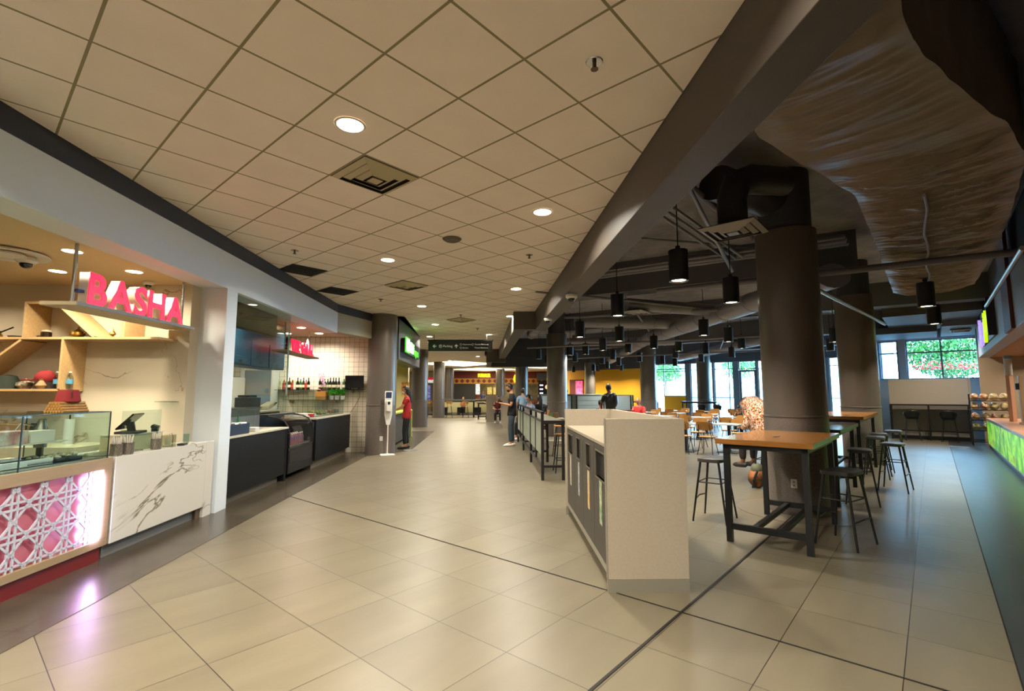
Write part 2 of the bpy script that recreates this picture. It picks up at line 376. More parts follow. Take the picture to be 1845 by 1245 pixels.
column(-.96, 40.4, 'far column in front of the burger shop, left of the standing man', top=3.607, ztop=3.6)
column(5.57, 34.8, 'far column in front of the yellow wall', top=3.75)
column(6.47, 23.15, 'column at the right end of the yellow wall', top=3.75)
column(10.85, 27.6, 'column standing against the far windows', top=3.75)
column(-3.43, 12.86, 'column on the left between the tiled grill wall and the green sign', top=3.607, ztop=3.6, outlet=math.radians(-72))
column(-4.35, 23.05, 'column past the green lettered shop on the left', top=3.607, ztop=3.6)
column(-4.75, 31.8, 'column behind the far high tables, lit from a downlight', top=3.607, ztop=3.6)
column(-5.0, 38.8, 'farthest left column, half hidden behind another', top=3.607, ztop=3.6)
b = MB().cyl((3.78,6.56,0), .75, .004, 64); tag(b.build('floor_plate', mat('ring_dark', '#6e6454', .3)), 'round dark floor plate at the foot of the nearest column', 'floor plate')
# ---------------------------------------------------------------- right side: rear wall, windows, street outside
def A2(b, a0, b0, z0, a1, b1, z1): return b.box(a0, -b0, z0, a1, -b1, z1)      # box given in the rotated (a,b) directions
M_rw = mat('rear_wall_paint', '#a9b6c8', .6)
M_bw = mat('olive_post', '#7d7f6c', .6)
def wallab(name, boxes, m, bev=0):
    b = MB()
    for q in boxes: A2(b, *q)
    return struct(b.build(name, m, rz=AN, bev=bev))
wallab('wall_right_rear', [(23,-1.62,0,23.25,1.5,2.05),(23,-1.62,3.5,23.25,1.5,4.55),(23,-.92,2.05,23.25,-.70,3.5),(23,1.25,2.05,23.25,1.5,3.5),(23,-1.62,2.05,23.25,-1.52,3.5)], M_rw)
wallab('wall_right_return', [(23.25,-1.62,0,31,-1.42,4.55)], M_rw)
wallab('wall_front_yellow', [(31,-22,0,31.25,-14.15,3.28)], M_yel)
wallab('wall_front_upper', [(31,-22,3.28,31.25,-14.15,4.55),(31,-14.15,3.5,31.25,-1.42,4.55)], M_dark)
wallab('wall_right_side', [(20.9,1.1,0,21.1,6,4.55),(-8,5.2,0,23,5.4,4.55)], mat('juice_wall', '#a8967c', .5))
wallab('wall_right_beyond', [(21.1,1.5,0,23.25,1.7,4.55)], M_rw)
def window(nm, a, b0, b1, z0, z1, muls, trans, fw=.05, dep=.08, sill=None):
    b = MB(); y = a+.08
    A2(b, y, b0, z0, y+dep, b0+fw, z1); A2(b, y, b1-fw, z0, y+dep, b1, z1); A2(b, y, b0+fw, z0, y+dep, b1-fw, z0+fw); A2(b, y, b0+fw, z1-fw, y+dep, b1-fw, z1)
    for q in muls: A2(b, y+.005, q-fw/2, z0+fw, y+dep-.005, q+fw/2, z1-fw)
    for q in trans: A2(b, y+.01, b0+fw, q-fw/2, y+dep-.01, b1-fw, q+fw/2)
    f = struct(b.build(nm, M_win, rz=AN))
    g = MB(); A2(g, y+.035, b0+fw, z0+fw, y+.041, b1-fw, z1-fw); tag(g.build('pane', M_glass, f), kind='structure')
    return f
window('window_1', 23, -.70, 1.25, 2.05, 3.5, [.28], [3.03])
window('window_2', 23, -1.52, -.92, 2.05, 3.5, [], [3.03])
window('window_3', 31, -14.15, -12.05, 0, 3.5, [-13.5], [3.0, 3.15])
window('window_4', 31, -11.72, -10.35, 0, 3.5, [-11.3], [3.05, 1.3])
window('window_5', 31, -10.25, -9.12, 0, 3.5, [-9.38], [3.05, 1.3])
window('window_6', 31, -7.75, -7.25, 0, 3.5, [], [3.0])
window('window_7', 31, -6.95, -4.5, 0, 3.5, [-5.7], [3.05, 1.3])
window('window_8', 31, -4.2, -1.65, 0, 3.5, [-3.0], [3.05, 1.3])
window('window_9', 31, -8.80, -7.85, 2.98, 3.5, [], [])
wallab('trim_12', [(31,-12.05,0,31.25,-11.72,3.5),(31,-10.35,0,31.25,-10.25,3.5),(31,-9.12,0,31.25,-8.80,3.5),(31,-7.85,0,31.2,-7.75,3.5),(31,-7.25,0,31.25,-6.95,3.5),(31,-4.5,0,31.25,-4.2,3.5)], M_win)
wallab('trim_13', [(30.98,-13.47,0,31.07,-12.06,1.42)], M_yel)
b = MB(); y = 31.1
for q in [(y,-8.8,.02,y+.06,-8.68,2.96),(y,-7.97,.02,y+.06,-7.85,2.96),(y,-8.68,2.84,y+.06,-7.97,2.96),(y,-8.68,.02,y+.06,-7.97,.28),(y-.0,-8.68,1.25,y+.05,-7.97,1.31),(y-.0,-8.68,2.15,y+.05,-7.97,2.19)]: A2(b, *q)
dr = struct(b.build('door_1', M_win, rz=AN)); g = MB(); A2(g, y+.02, -8.68, .28, y+.03, -7.97, 2.84); tag(g.build('pane', M_glass, dr), kind='structure')
g = MB(); g.bar((y-.06, 8.6, .9), (y-.06, 8.6, 1.4), .025); tag(g.build('door_handle', M_chrome, dr), kind='structure')
# outside
wallab('ground_outside', [(31.3,-60,-.2,70,20,-.02),(23.3,-1.4,-.2,70,20,-.02)], mat('pavement', '#b9b9b4', .8))
def leafcloud(name, lab, loc, rad, n, m, size=.11, parent=None, flowers=None, trunk=True):
    t = thing(name, lab, 'tree' if trunk else 'shrub', loc)
    b = MB()
    for i in range(n):
        v = Vector((random.gauss(0,1), random.gauss(0,1), random.gauss(0,1))).normalized()*(random.random()**.4)
        c = Vector((v.x*rad[0], v.y*rad[1], v.z*rad[2]+rad[3])); e = Euler((random.uniform(0,6), random.uniform(0,6), random.uniform(0,6))).to_matrix(); s = size*random.uniform(.6,1.3)
        b.face([c+e@Vector(p)*s for p in ((-.5,0,0),(0,-.3,.06),(.6,0,0),(0,.3,.06))])
    b.build('foliage', m, t)
    if trunk: MB().tube([(0,0,0),(.05,.02,rad[3]*.5),(0,.05,rad[3])], [.09,.07,.04]).tube([(0,0,rad[3]*.6),(.4,.3,rad[3]+.3)], [.04,.02]).tube([(0,0,rad[3]*.5),(-.5,.2,rad[3]+.2)], [.04,.02]).build('trunk', mat('bark', '#4b3a2b', .9), t)
    if flowers:
        b = MB()
        for q in range(flowers):
            c = (random.uniform(-rad[0]*.8, rad[0]*.8), random.uniform(-.6,.6), rad[3]-rad[2]*.62+random.uniform(-.12,.12))
            b.sph(c, .05, n=6, m=4)
        tag(b.build('flower', mat('red_flower', '#c00404', .6), t), kind='stuff')
    return t
M_leaf = mat('leaf_green', '#2f6a06', .6, col2='#123a08', nscale=3)
leafcloud('leafy_tree', 'broad green tree outside the rear window above the white partition', ab(28.6,.6,0), (2.0,1.5,1.25,3.5), 5200, M_leaf, .15)
tf = leafcloud('flowering_shrub', 'red flowering shrub seen through the lower half of the rear window', ab(26.0,.6,0), (1.2,.8,.45,2.5), 900, M_leaf, .1, trunk=False)
b = MB()
for q in range(260): b.sph((random.uniform(-1.3,.9), random.uniform(-.9,.5), 2.5+abs(random.gauss(0,.13))), random.uniform(.015,.034), n=6, m=4)
tag(b.build('flower', mat('red_flower', '#c00404', .6), tf), kind='stuff')
MB().box(-1.4,-.5,0,1.4,.6,2.1).build('planter', mat('planter_concrete', '#a8a7a2', .8), tf, rz=AN+PI/2)
leafcloud('leafy_tree', 'small green tree on the street beyond the far left windows', ab(44,-19,0), (1.6,1.6,1.0,3.6), 1500, M_leaf, .22)
leafcloud('leafy_tree', 'small green tree on the street beyond the glass door', ab(46,-13,0), (1.5,1.5,1.4,4.2), 1500, M_leaf, .22)
t = thing('street_building', 'white building with ribbon windows across the street outside', 'building', ab(58,-18,0), AN)
MB().box(0,-14,0,4,22,9).build('wall', mat('white_render', '#dcdcd8', .7), t)
w = MB()
for z in (1.2, 2.0, 4.6, 5.4): w.box(-.05,-9,z,0.0,9,z+.35)
w.build('window_band', mat('blue_glass', '#5d7f94', .2), t)
b = MB()
for i in range(6): b.box(-1.2+i*.02,-3,1.0+i*.22,-1.15+i*.02,1,1.1+i*.22)
b.box(-1.2,-3,0,-1.1,-2.9,2.2).box(-1.2,.9,0,-1.1,1,2.2)
tag(b.build('street_fence', mat('blue_glass', '#5d7f94', .2), loc=ab(46,-16.5,0), rz=AN), 'slatted blue grey street fence seen through the leftmost window', 'fence')

# ---------------------------------------------------------------- wrapped insulated duct overhead
st = [(2.52,-.06,-.03),(3.38,-.92,.03),(4.0,-.90,.2),(5.0,-.66,.55),(5.8,-.47,.72),(8,-.46,.78),(10,-.47,.75),(12,-.48,.68)]
def interp(a, k):
    for p, q in zip(st, st[1:]):
        if p[0] <= a <= q[0]: f = (a-p[0])/(q[0]-p[0]); return p[k]+(q[k]-p[k])*f
    return st[-1][k]
from mathutils import noise as nz
b = MB(); rows = []; na, nb = 520, 26
for i in range(na+1):
    a = 2.52+(9.48)*i/na; bl, br = interp(a,1), interp(a,2); row = []
    for j in range(nb+9):
        # j 0..3 left side going down, then underside, then right side going up
        if j < 4: bb, z = bl, 4.35-.85*(j/4)
        elif j <= nb+4: bb, z = bl+(br-bl)*(j-4)/nb, 3.5
        else: bb, z = br, 3.5+.85*(j-nb-4)/4
        u = (j-4)/nb; edge = max(0, min(1, u*6, (1-u)*6)) if 4 <= j <= nb+4 else 0
        amt = .35 if a < 5 else 1
        w = nz.noise(Vector((a*3.4+bb*.9, bb*.8, .3)))*.05 - (1-abs(nz.noise(Vector((a*7+bb*1.3, bb*1.1, 2))))*2)**3*.035 - (1-abs(nz.noise(Vector((a*15+bb*2, bb*1.8, 5))))*2)**2*.016 + nz.noise(Vector((a*30, bb*4, 7)))*.006
        sag = -.04*math.sin(max(0,min(1,u))*PI)
        z2 = z + (w*amt + sag)*edge*(1 if z < 3.6 else 0) + (nz.noise(Vector((a*2.2, z*3, 5)))*.02)
        bb2 = bb + nz.noise(Vector((a*4, z*4, 1)))*.018*(1 if j < 5 or j > nb+3 else 0)
        row.append(b.bm.verts.new(ab(a, bb2, z2)))
    rows.append(row)
for r0, r1 in zip(rows, rows[1:]):
    for k in range(len(r0)-1): b.bm.faces.new((r0[k], r0[k+1], r1[k+1], r1[k]))
b.bm.faces.new(rows[0]); b.bm.faces.new(rows[-1][::-1])
o = tag(b.build('wrapped_duct', mat('duct_wrap', '#7a6c5c', .42, noise=.15, nscale=6, spec=.4), smooth=True), 'huge duct wrapped in creased tan foil at the upper right of the open ceiling', 'duct')
b = MB(); b.tube([ab(5.9+.5*i, .05+.02*math.sin(i*1.7), 3.39+.008*math.sin(i*2.3)) for i in range(13)], .014, 8); b.build('seam_strap', M_pipe, o)
# huge black duct beyond it
b = MB(); A2(b, .8, .95, 3.75, 7.7, 2.4, 4.5); tag(b.build('black_duct', mat('black_duct', '#0d0d0f', .6), rz=AN, bev=.05), 'big black box duct in the top right corner above the wrapped duct', 'duct')

# ---------------------------------------------------------------- pipes, ducts, beams of the open ceiling
def pipe(p, q, r, label, name='pipe', m=None, cat='pipe', group=None):
    P, Q = Vector(ab(*p)), Vector(ab(*q)); b = MB(); b.tube([(0,0,0), Q-P], r, 12)
    return tag(b.build(name, m or M_pipe, loc=P, smooth=True), label, cat, group)
G1 = 'parallel conduits crossing the open ceiling'
for k in range(6):
    pipe((7.75+.11*k,-8.6,3.95+.05*(k%2)), (8.95+.11*k,-.9,3.95+.05*(k%2)), .028+.008*(k%3), 'one of the parallel grey conduits crossing behind the nearest hanging lamp', 'conduit', group=G1)
pipe((8.1,-3.6,3.33), (8.85,.98,3.33), .05, 'grey sprinkler pipe passing under the wrapped duct')
pipe((8.25,-1.2,3.05), (13.4,-.72,3.05), .03, 'thin pale brace pipe slanting down beside the wrapped duct, left one', m=M_steel)
pipe((8.0,.88,3.2), (12.9,.86,3.2), .028, 'thin pale brace pipe at the right edge of the wrapped duct', m=M_steel)
pipe((5.3,-1.95,3.85), (9.4,-2.7,3.8), .03, 'slanting grey conduit above the nearest hanging lamp')
pipe((5.0,-2.1,4.05), (8.4,-2.1,4.05), .05, 'thick pale conduit running away above the nearest ceiling diffuser')
for k in range(3): pipe((5.2,-2.38-.12*k,3.9), (8.9,-2.38-.12*k,3.9), .024, 'one of three slim conduits running away beside the beam', 'conduit', group='three slim conduits beside the beam')
pipe((6.6,-4.1,4.1), (9.6,-1.9,4.1), .02, 'thin rod crossing over the conduit bundle')
pipe((5.6,-3.2,4.2), (8.2,-4.6,4.2), .022, 'thin conduit near the dark bulkhead')
pipe((7.7,-6.0,3.6), (14,-3.2,3.6), .03, 'sprinkler branch pipe over the middle tables')
pipe((10.6,-7.3,3.55), (12.5,-2.0,3.5), .04, 'sprinkler main crossing left to right over the seating')
pipe((14.2,-11.5,3.25), (16.0,-3.0,3.25), .035, 'second sprinkler main further back over the seating')
pipe((19,-14,3.2), (21.0,-2.5,3.2), .035, 'third sprinkler main near the windows')
pipe((9.5,-5.0,3.7), (19,-8.5,3.6), .02, 'long thin conduit slanting towards the yellow wall')
pipe((15.5,-4.6,3.6), (25,-8,3.55), .02, 'long thin conduit slanting towards the glass door')
def rduct(p, q, w, h, label, m=None):
    P, Q = Vector(ab(*p)), Vector(ab(*q)); t = thing('air_duct', label, 'duct', P); L = (Q-P).length; dd = (Q-P).normalized()
    ks = [0]; rr = [w/2]; k = 1.2
    while k < L-.2: ks += [k-.025, k-.02, k+.02, k+.025]; rr += [w/2, w/2+.014, w/2+.014, w/2]; k += 1.2
    ks.append(L); rr.append(w/2)
    b = MB(); b.tube([dd*q for q in ks], rr, 16, flat=h/w); o = b.build('air_duct', m or M_duct, None, P, smooth=True)
    bpy.data.objects.remove(t); return tag(o, label, 'duct')
rduct((10.2,-5.3,3.6), (12.4,-4.0,3.6), .30, .30, 'short round duct over the middle of the seating area')
rduct((15.6,-7.0,3.5), (9.6,-1.15,3.5), .62, .42, 'large pale duct slanting behind the nearest column')
rduct((12.0,-7.9,3.65), (14.4,-5.7,3.65), .34, .34, 'round duct lower left of the large slanting duct')
rduct((27,-15.2,3.6), (15.2,-6.6,3.6), .46, .40, 'long round duct running back to the yellow wall')
rduct((27.5,-11,3.6), (20,-4.5,3.6), .44, .4, 'long round duct running back to the glass door')
rduct((16.5,-12.2,3.7), (19.5,-8,3.7), .4, .34, 'round duct crossing near the far columns')
rduct((11.2,-8.4,3.75), (14.2,-11.3,3.75), .36, .36, 'round duct beside the dark bulkhead further back')
rduct((6.1,-1.9,4.15), (7.5,-1.45,4.15), .5, .42, 'fat dark duct passing over the nearest column', mat('black_duct_soft', '#2a292c', .5))
def beamab(q, label, m=None): 
    a0,b0,a1,b1,w,z0,z1 = q; P, Q = Vector(ab(a0,b0)), Vector(ab(a1,b1)); b = MB(); b.bar((0,0,(z0+z1)/2), Q-P+Vector((0,0,(z0+z1)/2)), w, z1-z0)
    return tag(b.build('concrete_beam', m or mat('beam_grey', '#5c5a60', .75), loc=P), label, 'beam')
beamab((9.6,-8.6,11.0,-.95,.55,3.85,4.55), 'deep dark concrete beam crossing behind the conduit bundle')
beamab((15.4,-11,17.2,3,.5,3.9,4.55), 'second dark concrete beam crossing further back')
beamab((21.2,-14,22.4,1.4,.5,3.8,4.55), 'third dark concrete beam, nearest the rear window')
beamab((26.5,-20,27.2,-1.6,.5,3.8,4.55), 'fourth dark concrete beam, nearest the glass door')
# stepped dark boxes above the rear window
b = MB(); A2(b, 17.5,-1.0,3.72,21.5,1.1,4.5); tag(b.build('ceiling_box', M_beam, rz=AN), 'grey boxed bulkhead hanging in front of the rear window', 'bulkhead')
b = MB(); A2(b, 19.5,.3,3.55,23,1.5,4.5); tag(b.build('ceiling_box', mat('grey_box', '#6b6e75', .6), rz=AN), 'small grey boxed bulkhead with a grille by the rear window', 'bulkhead')
b = MB(); A2(b, 20.5,-1.6,3.52,22.8,.2,3.72); tag(b.build('ceiling_box', M_dark, rz=AN), 'low dark ceiling strip right above the rear window', 'bulkhead')

# diffusers
def diffuser(loc, rz, s, label, m=None, dark=None, name='ceiling_diffuser', steps=3):
    t = thing(name, label, 'air vent', loc, rz); m = m or M_white
    MB().box(-s/2,-s/2,.0,s/2,s/2,.012).build('backing', dark or mat('vent_dark', '#1d1a14', .8), t)
    for k in range(steps):
        o_, i_ = s/2*(1-.27*k), s/2*(1-.27*k)-s*.085; z0 = -.012-.006*k
        b = MB()
        for q in range(4):
            R = Matrix.Rotation(q*PI/2, 4, 'Z'); pts = [(-o_,-o_,z0+ .012),(o_,-o_,z0+.012),(i_,-i_,z0-.014),(-i_,-i_,z0-.014)]
            lo = [R @ Vector(p) for p in pts]; up = [p+Vector((0,0,.006)) for p in lo]
            f = [b.bm.verts.new(p) for p in lo+up]
            for idx in ((0,1,2,3),(7,6,5,4),(0,4,5,1),(1,5,6,2),(2,6,7,3),(3,7,4,0)): b.bm.faces.new([f[i] for i in idx])
        b.build('louvre', m, t)
    b = MB(); q = s/2*(1-.27*steps)+.0; b.box(-q,-q,-.04,q,q,-.032); b.build('centre_plate', m, t)
    return t
CA = .8455
def gridpt(x, y):   # centre of the ceiling tile that holds (x, y)
    c, s_ = math.cos(CA), math.sin(CA); dx, dy = x+.784, y-2.8035; u, v = (dx*c+dy*s_)/.61, (-dx*s_+dy*c)/.61
    u, v = math.floor(u)+.5, math.floor(v)+.5; return (-.784+.61*(u*c-v*s_), 2.8035+.61*(u*s_+v*c))
M_vent = mat('cream_vent', '#b9ad8a', .6)
g = gridpt(-1.30, 4.42); diffuser((*g, 3.595), CA, .585, 'large square air vent beside the nearest round downlight', M_vent)
g = gridpt(-2.04, 9.05); diffuser((*g, 3.595), CA, .585, 'square air vent in the tiled ceiling, halfway along', M_vent)
g = gridpt(-1.47, 13.63); diffuser((*g, 3.595), CA, .585, 'farthest square air vent, in front of the hanging direction sign', M_vent)
diffuser((*ab(5.75,-1.62)[:2], 3.38), AN, .6, 'white square diffuser hanging left of the nearest column', mat('old_vent', '#8f8b84', .5))
b = MB(); P = Vector(ab(5.75,-1.62,3.40)); pts = [P, P+Vector((0,0,.35)), P+Vector((.08,.05,.55)), P+Vector((.3,.15,.66)), P+Vector((.8,.3,.7))]
tag(b.tube(pts, [.16,.16,.17,.17,.17], 14).build('flexible_duct', mat('black_duct_soft', '#2a292c', .5), smooth=True), 'black elbow duct feeding the hanging square diffuser', 'duct')
diffuser((*ab(10.4,-5.2)[:2], 3.42), AN, .6, 'grey square diffuser hanging over the middle tables', mat('old_vent', '#8f8b84', .5))
diffuser((*ab(20.6,.75)[:2], 3.5), AN, .5, 'small grille under the boxed bulkhead by the rear window', mat('old_vent', '#8f8b84', .5))
for (x, y), lb in (((-3.55,8.07), 'nearer open black square in the ceiling beside the dark band'), ((-3.55,9.75), 'farther open black square in the ceiling beside the dark band')):
    g = (x, y); t = thing('open_ceiling_panel', lb, 'ceiling opening', (*g, 3.6), CA)
    MB().box(-.3,-.3,-.003,.3,.3,.004).build('opening', mat('void_black', '#0b0a08', .9), t)
    b = MB()
    for i in range(5): b.bar((-.28,-.2+i*.1,-.008), (.28,-.2+i*.1,-.008), .012)
    b.build('grille_bar', mat('grille_dark', '#1c1a16', .6), t)
g = gridpt(-.81, 6.39); t = thing('round_air_diffuser', 'round smoke-stained air outlet in the middle of the tiled ceiling', 'air vent', (-.81,6.39,3.602))
MB().lathe([(.0,-.01),(.05,-.012),(.09,-.03),(.12,-.012),(.13,0)], n=28).build('cone', mat('vent_grey', '#5d5546', .7), t, smooth=True)
# sprinkler heads
spr = None
for i, (x, y, lb) in enumerate([(.52,2.88,'big sprinkler head in a round plate, nearest on the tiled ceiling'),(-3.17,6.93,'small sprinkler head near the dark band on the left'),(.26,7.16,'small sprinkler head right of the middle of the tiled ceiling'),(-2.9,10.6,'small sprinkler head beyond the open black squares'),(-1.35,12.7,'sprinkler head just in front of the farthest square vent'),(-1.1,15.4,'sprinkler head in front of the hanging direction sign'),(-3.25,2.4,'sprinkler head at the left edge of the ceiling')]):
    if spr is None:
        spr = thing('sprinkler_head', lb, 'sprinkler', (x,y,3.605))
        MB().lathe([(.0,-.002),(.05,-.004),(.055,0)], n=20).build('escutcheon', M_chrome, spr, smooth=True)
        MB().cyl((0,0,-.045), .012, .045, 10).build('stem', mat('bronze', '#5a4632', .4, .6), spr)
        MB().cyl((0,0,-.05), .024, .005, 14).build('deflector', mat('bronze', '#5a4632', .4, .6), spr)
    else: dup(spr, (x,y,3.605), label=lb)
# round security cameras
def domecam(loc, label, s=1):
    t = thing('dome_camera', label, 'security camera', loc)
    MB().lathe([(0,0),(.075*s,0),(.075*s,-.03*s),(.055*s,-.05*s),(0,-.05*s)], n=20).build('housing', M_white, t, smooth=True)
    MB().sph((0,0,-.055*s), .045*s, .045*s, .04*s).build('lens_dome', M_screen, t, smooth=True)
domecam((.98,7.9,3.148), 'nearer white dome camera under the dark bulkhead', 1.3)
domecam((.78,10.4,3.148), 'farther white dome camera under the dark bulkhead', 1.2)
domecam((-5.05,4.95,2.93), 'white dome camera on the shop ceiling at far left', 1.2)
domecam((-4.6,6.05,2.93), 'white bullet camera above the big red letters', .8)
MB_ = MB().lathe([(.20,0),(.32,-.012),(.33,-.03),(.25,-.03),(.22,-.015)], n=36, cap=False).lathe([(.05,-.01),(.14,-.015),(.15,-.035),(.06,-.04)], n=30)
tag(MB_.build('round_air_diffuser', M_white, loc=(-5.05,4.75,2.934), smooth=True), 'round white air diffuser on the shop ceiling at far left', 'air vent')

# ---------------------------------------------------------------- lamps
_dl = None
def downlight(x, y, z, label, P=P_DOWN, col=TINT_WARM, r=.1, group=None, lit=True):
    global _dl
    if _dl is None:
        _dl = thing('ceiling_downlight', label, 'ceiling light', (x,y,z), 0, group)
        MB().lathe([(.098,-.001),(.100,-.006),(.112,-.006),(.118,0)], n=32, cap=False).build('trim_ring', M_white, _dl, smooth=True)
        MB().cyl((0,0,-.004), .098, .003, 32).build('glowing_disc', M_lamp, _dl)
        t = _dl
    else: t = dup(_dl, (x,y,z), label=label, group=group)
    k = r/.1; t.scale = (k,k,k)
    if lit: area('downlight_or_fill', (x,y,z-.012), P, r*1.9, col, spread=150)
    return t
downlight(-1.26,3.6,3.605,'largest round downlight, left of the nearest square vent')
downlight(.35,5.42,3.605,'round downlight near the dark bulkhead, second nearest')
downlight(-1.94,7.43,3.605,'round downlight left of the smoke-stained outlet')
downlight(.08,9.53,3.605,'round downlight where the tiled ceiling narrows by the bulkhead')
downlight(-2.15,11.44,3.605,'round downlight above the left column')
downlight(-2.31,14.52,3.605,'round downlight whose ceiling patch glows green from the sign')
downlight(-.81,16.99,3.605,'round downlight above the right half of the direction sign')
downlight(-.05,12.95,3.605,'round downlight just left of the bulkhead step')
downlight(-3.0,17.6,3.605,'round downlight left of the direction sign')
GF = 'far downlights in the tiled ceiling'
for x, y in ((-3.3,19.6),(-2.8,23.0),(-1.9,27.0),(-3.9,30.5),(-5.8,26.0),(-8.0,23.0),(-7.5,31)):
    downlight(x, y, 3.605, 'one of the small far downlights beyond the hanging direction sign', group=GF)
for x, y in ((-1.3,-.4),(.6,1.3),(-2.6,1.6),(.7,-3.4),(-1.9,-4),(-1.2,-2.2),(-2.4,-6.2),(.2,-6.4),(-3,-1.2)): area('downlight_or_fill', (x,y,3.59), P_DOWN*1.2, .2, TINT_WARM, spread=150)  # out-of-view fill lamps, added so the near floor and ceiling get more light
# bright coves at the far end
def cove(poly, label):
    b = MB(); cx = sum(p[0] for p in poly)/len(poly); cy = sum(p[1] for p in poly)/len(poly)
    b.prism([(p[0]-cx,p[1]-cy) for p in poly], -.01, 0); return tag(b.build('cove_light', mat('cove_glow', '#fff3d8', .5, emit=3.2, ecol='#ffeecb'), loc=(cx,cy,3.6)), label, 'ceiling light')
cove([(-6.5,33.5),(-3.6,30.6),(-1.2,33.4),(-3.6,36.5)], 'large bright lens-shaped ceiling light left of the bulkhead end')
cove([(-5.2,41.5),(-2.4,38.6),(.8,41.5),(-2.4,43.6)], 'long bright ceiling light in front of the burger shop')
cove([(1.0,38),(3.4,36.4),(3.8,38),(2.4,39.5)], 'bright ceiling light right of the burger shop letters')
cove([(-9.5,34.5),(-7.4,33.0),(-6.6,34.5),(-7.6,36.0)], 'bright ceiling light at the far left end')
for x, y in ((-3.6,33.4),(-2.2,41.2),(2.4,38),(-7.8,34.5)): area('cove_area', (x,y,3.57), 90, 1.6, (1,.9,.68))

M_pend = mat('pendant_black', '#17171a', .4)
_pn = None
def pendant(a, b_, label, group=None, z=2.95):
    global _pn
    if _pn is None:
        _pn = thing('pendant_lamp', label, 'ceiling light', ab(a,b_,z), 0, group)
        MB().lathe([(0,.03),(.10,.03),(.105,.004),(.12,0),(.12,.40),(.03,.42),(.03,.46)], n=28).build('shade', M_pend, _pn, smooth=True)
        MB().cyl((0,0,.46), .008, 1.12, 8).build('stem', M_pend, _pn)
        g_ = MB().lathe([(0,.02),(.085,.02),(.085,.016)], n=24).build('glowing_lens', M_lamp, _pn)
        MB().lathe([(.085,.02),(.104,.008),(.108,.001)], n=28, cap=False).build('reflector_ring', M_chrome, _pn, smooth=True)
        t = _pn
    else: t = dup(_pn, ab(a,b_,z), label=label, group=group)
    area('pendant_light', ab(a,b_,z+.012), P_PEND, .16, (1,.93,.80), spread=110); return t
pendant(6,-2.37,'largest black pendant cylinder, left of the nearest column')
pendant(8,-4.33,'black pendant cylinder between the bulkhead and the middle ducts')
pendant(8,-2.33,'black pendant cylinder touching the left edge of the nearest column')
pendant(10.4,-6.7,'black pendant cylinder beside the dome camera column')
pendant(11.9,-6.4,'black pendant cylinder under the hanging grey diffuser')
pendant(12.1,-4.2,'black pendant cylinder in front of the large slanting duct')
pendant(10.45,0,'black pendant cylinder under the end of the wrapped duct')
pendant(13.2,.1,'small black pendant cylinder seen against the rear window top')
GP = 'small far pendant cylinders over the seating'
for a, b_ in ((14.1,-8.2),(14.5,-6.6),(15.5,-8.0),(16,-6.4),(17.7,-6.1),(16.3,-4.5),(15,-10.1),(15.1,-9.5),(18.9,-7.7),(15.8,-12.2),(18,-10),(18.2,-12),(20,-9.8),(20.2,-11.8),(20,-5.9),(22,-7.8),(22,-11.9),(22.2,-9.7),(24.2,-9.9),(24.2,-13.8),(26.3,-12),(26,-15.8),(19,-2.5),(18.5,-13.8)):
    pendant(a, b_, 'one of the small far pendant cylinders over the seating', GP)
for a, b_ in ((29.5,-19.6),(29.5,-17.6),(29.6,-15.8),(29.4,-21.2)):
    pendant(a, b_, 'one of the pendant cylinders lighting the yellow wall', 'pendants lighting the yellow wall', z=3.1); area('pendant_light', ab(a,b_,3.105), 60, .16, (1,.9,.7), spread=140)
for a, b_ in ((14,-4.2),(12,-1.9),(16,-2)): pendant(a, b_, 'one of the pendant cylinders in the row behind the nearest column', 'pendants in the row behind the nearest column')
# ================================================================ LEFT SHOP: marble counter
L_ = SL                         # corridor frame: local +y runs down the corridor, local -x into the shop
def LF(x, y, z=0): return Vector((x*math.cos(L_)-y*math.sin(L_), x*math.sin(L_)+y*math.cos(L_), z))
def cx_(y, off=-3.52): return off-.05*y
# marble counter block, Y 4.70..6.38
t = thing('marble_counter', 'white veined marble serving counter with recessed grey kick', 'counter', (-3.755, 4.70, 0), SL)
MB().box(-.62,0,.13,0,1.50,.925).build('body', M_marble, t, bev=.003)
MB().box(-.60,-.0,.0,-.07,1.48,.13).build('toe_kick', mat('kick_grey', '#77787a', .5), t)
MB().box(-.055,1.50,.0,-.0,1.67,.925).build('end_filler', M_marble, t); MB().box(-.05,1.40,.0,-.03,1.49,.13).build('kick_end', mat('kick_brown', '#5b4b38', .5), t)
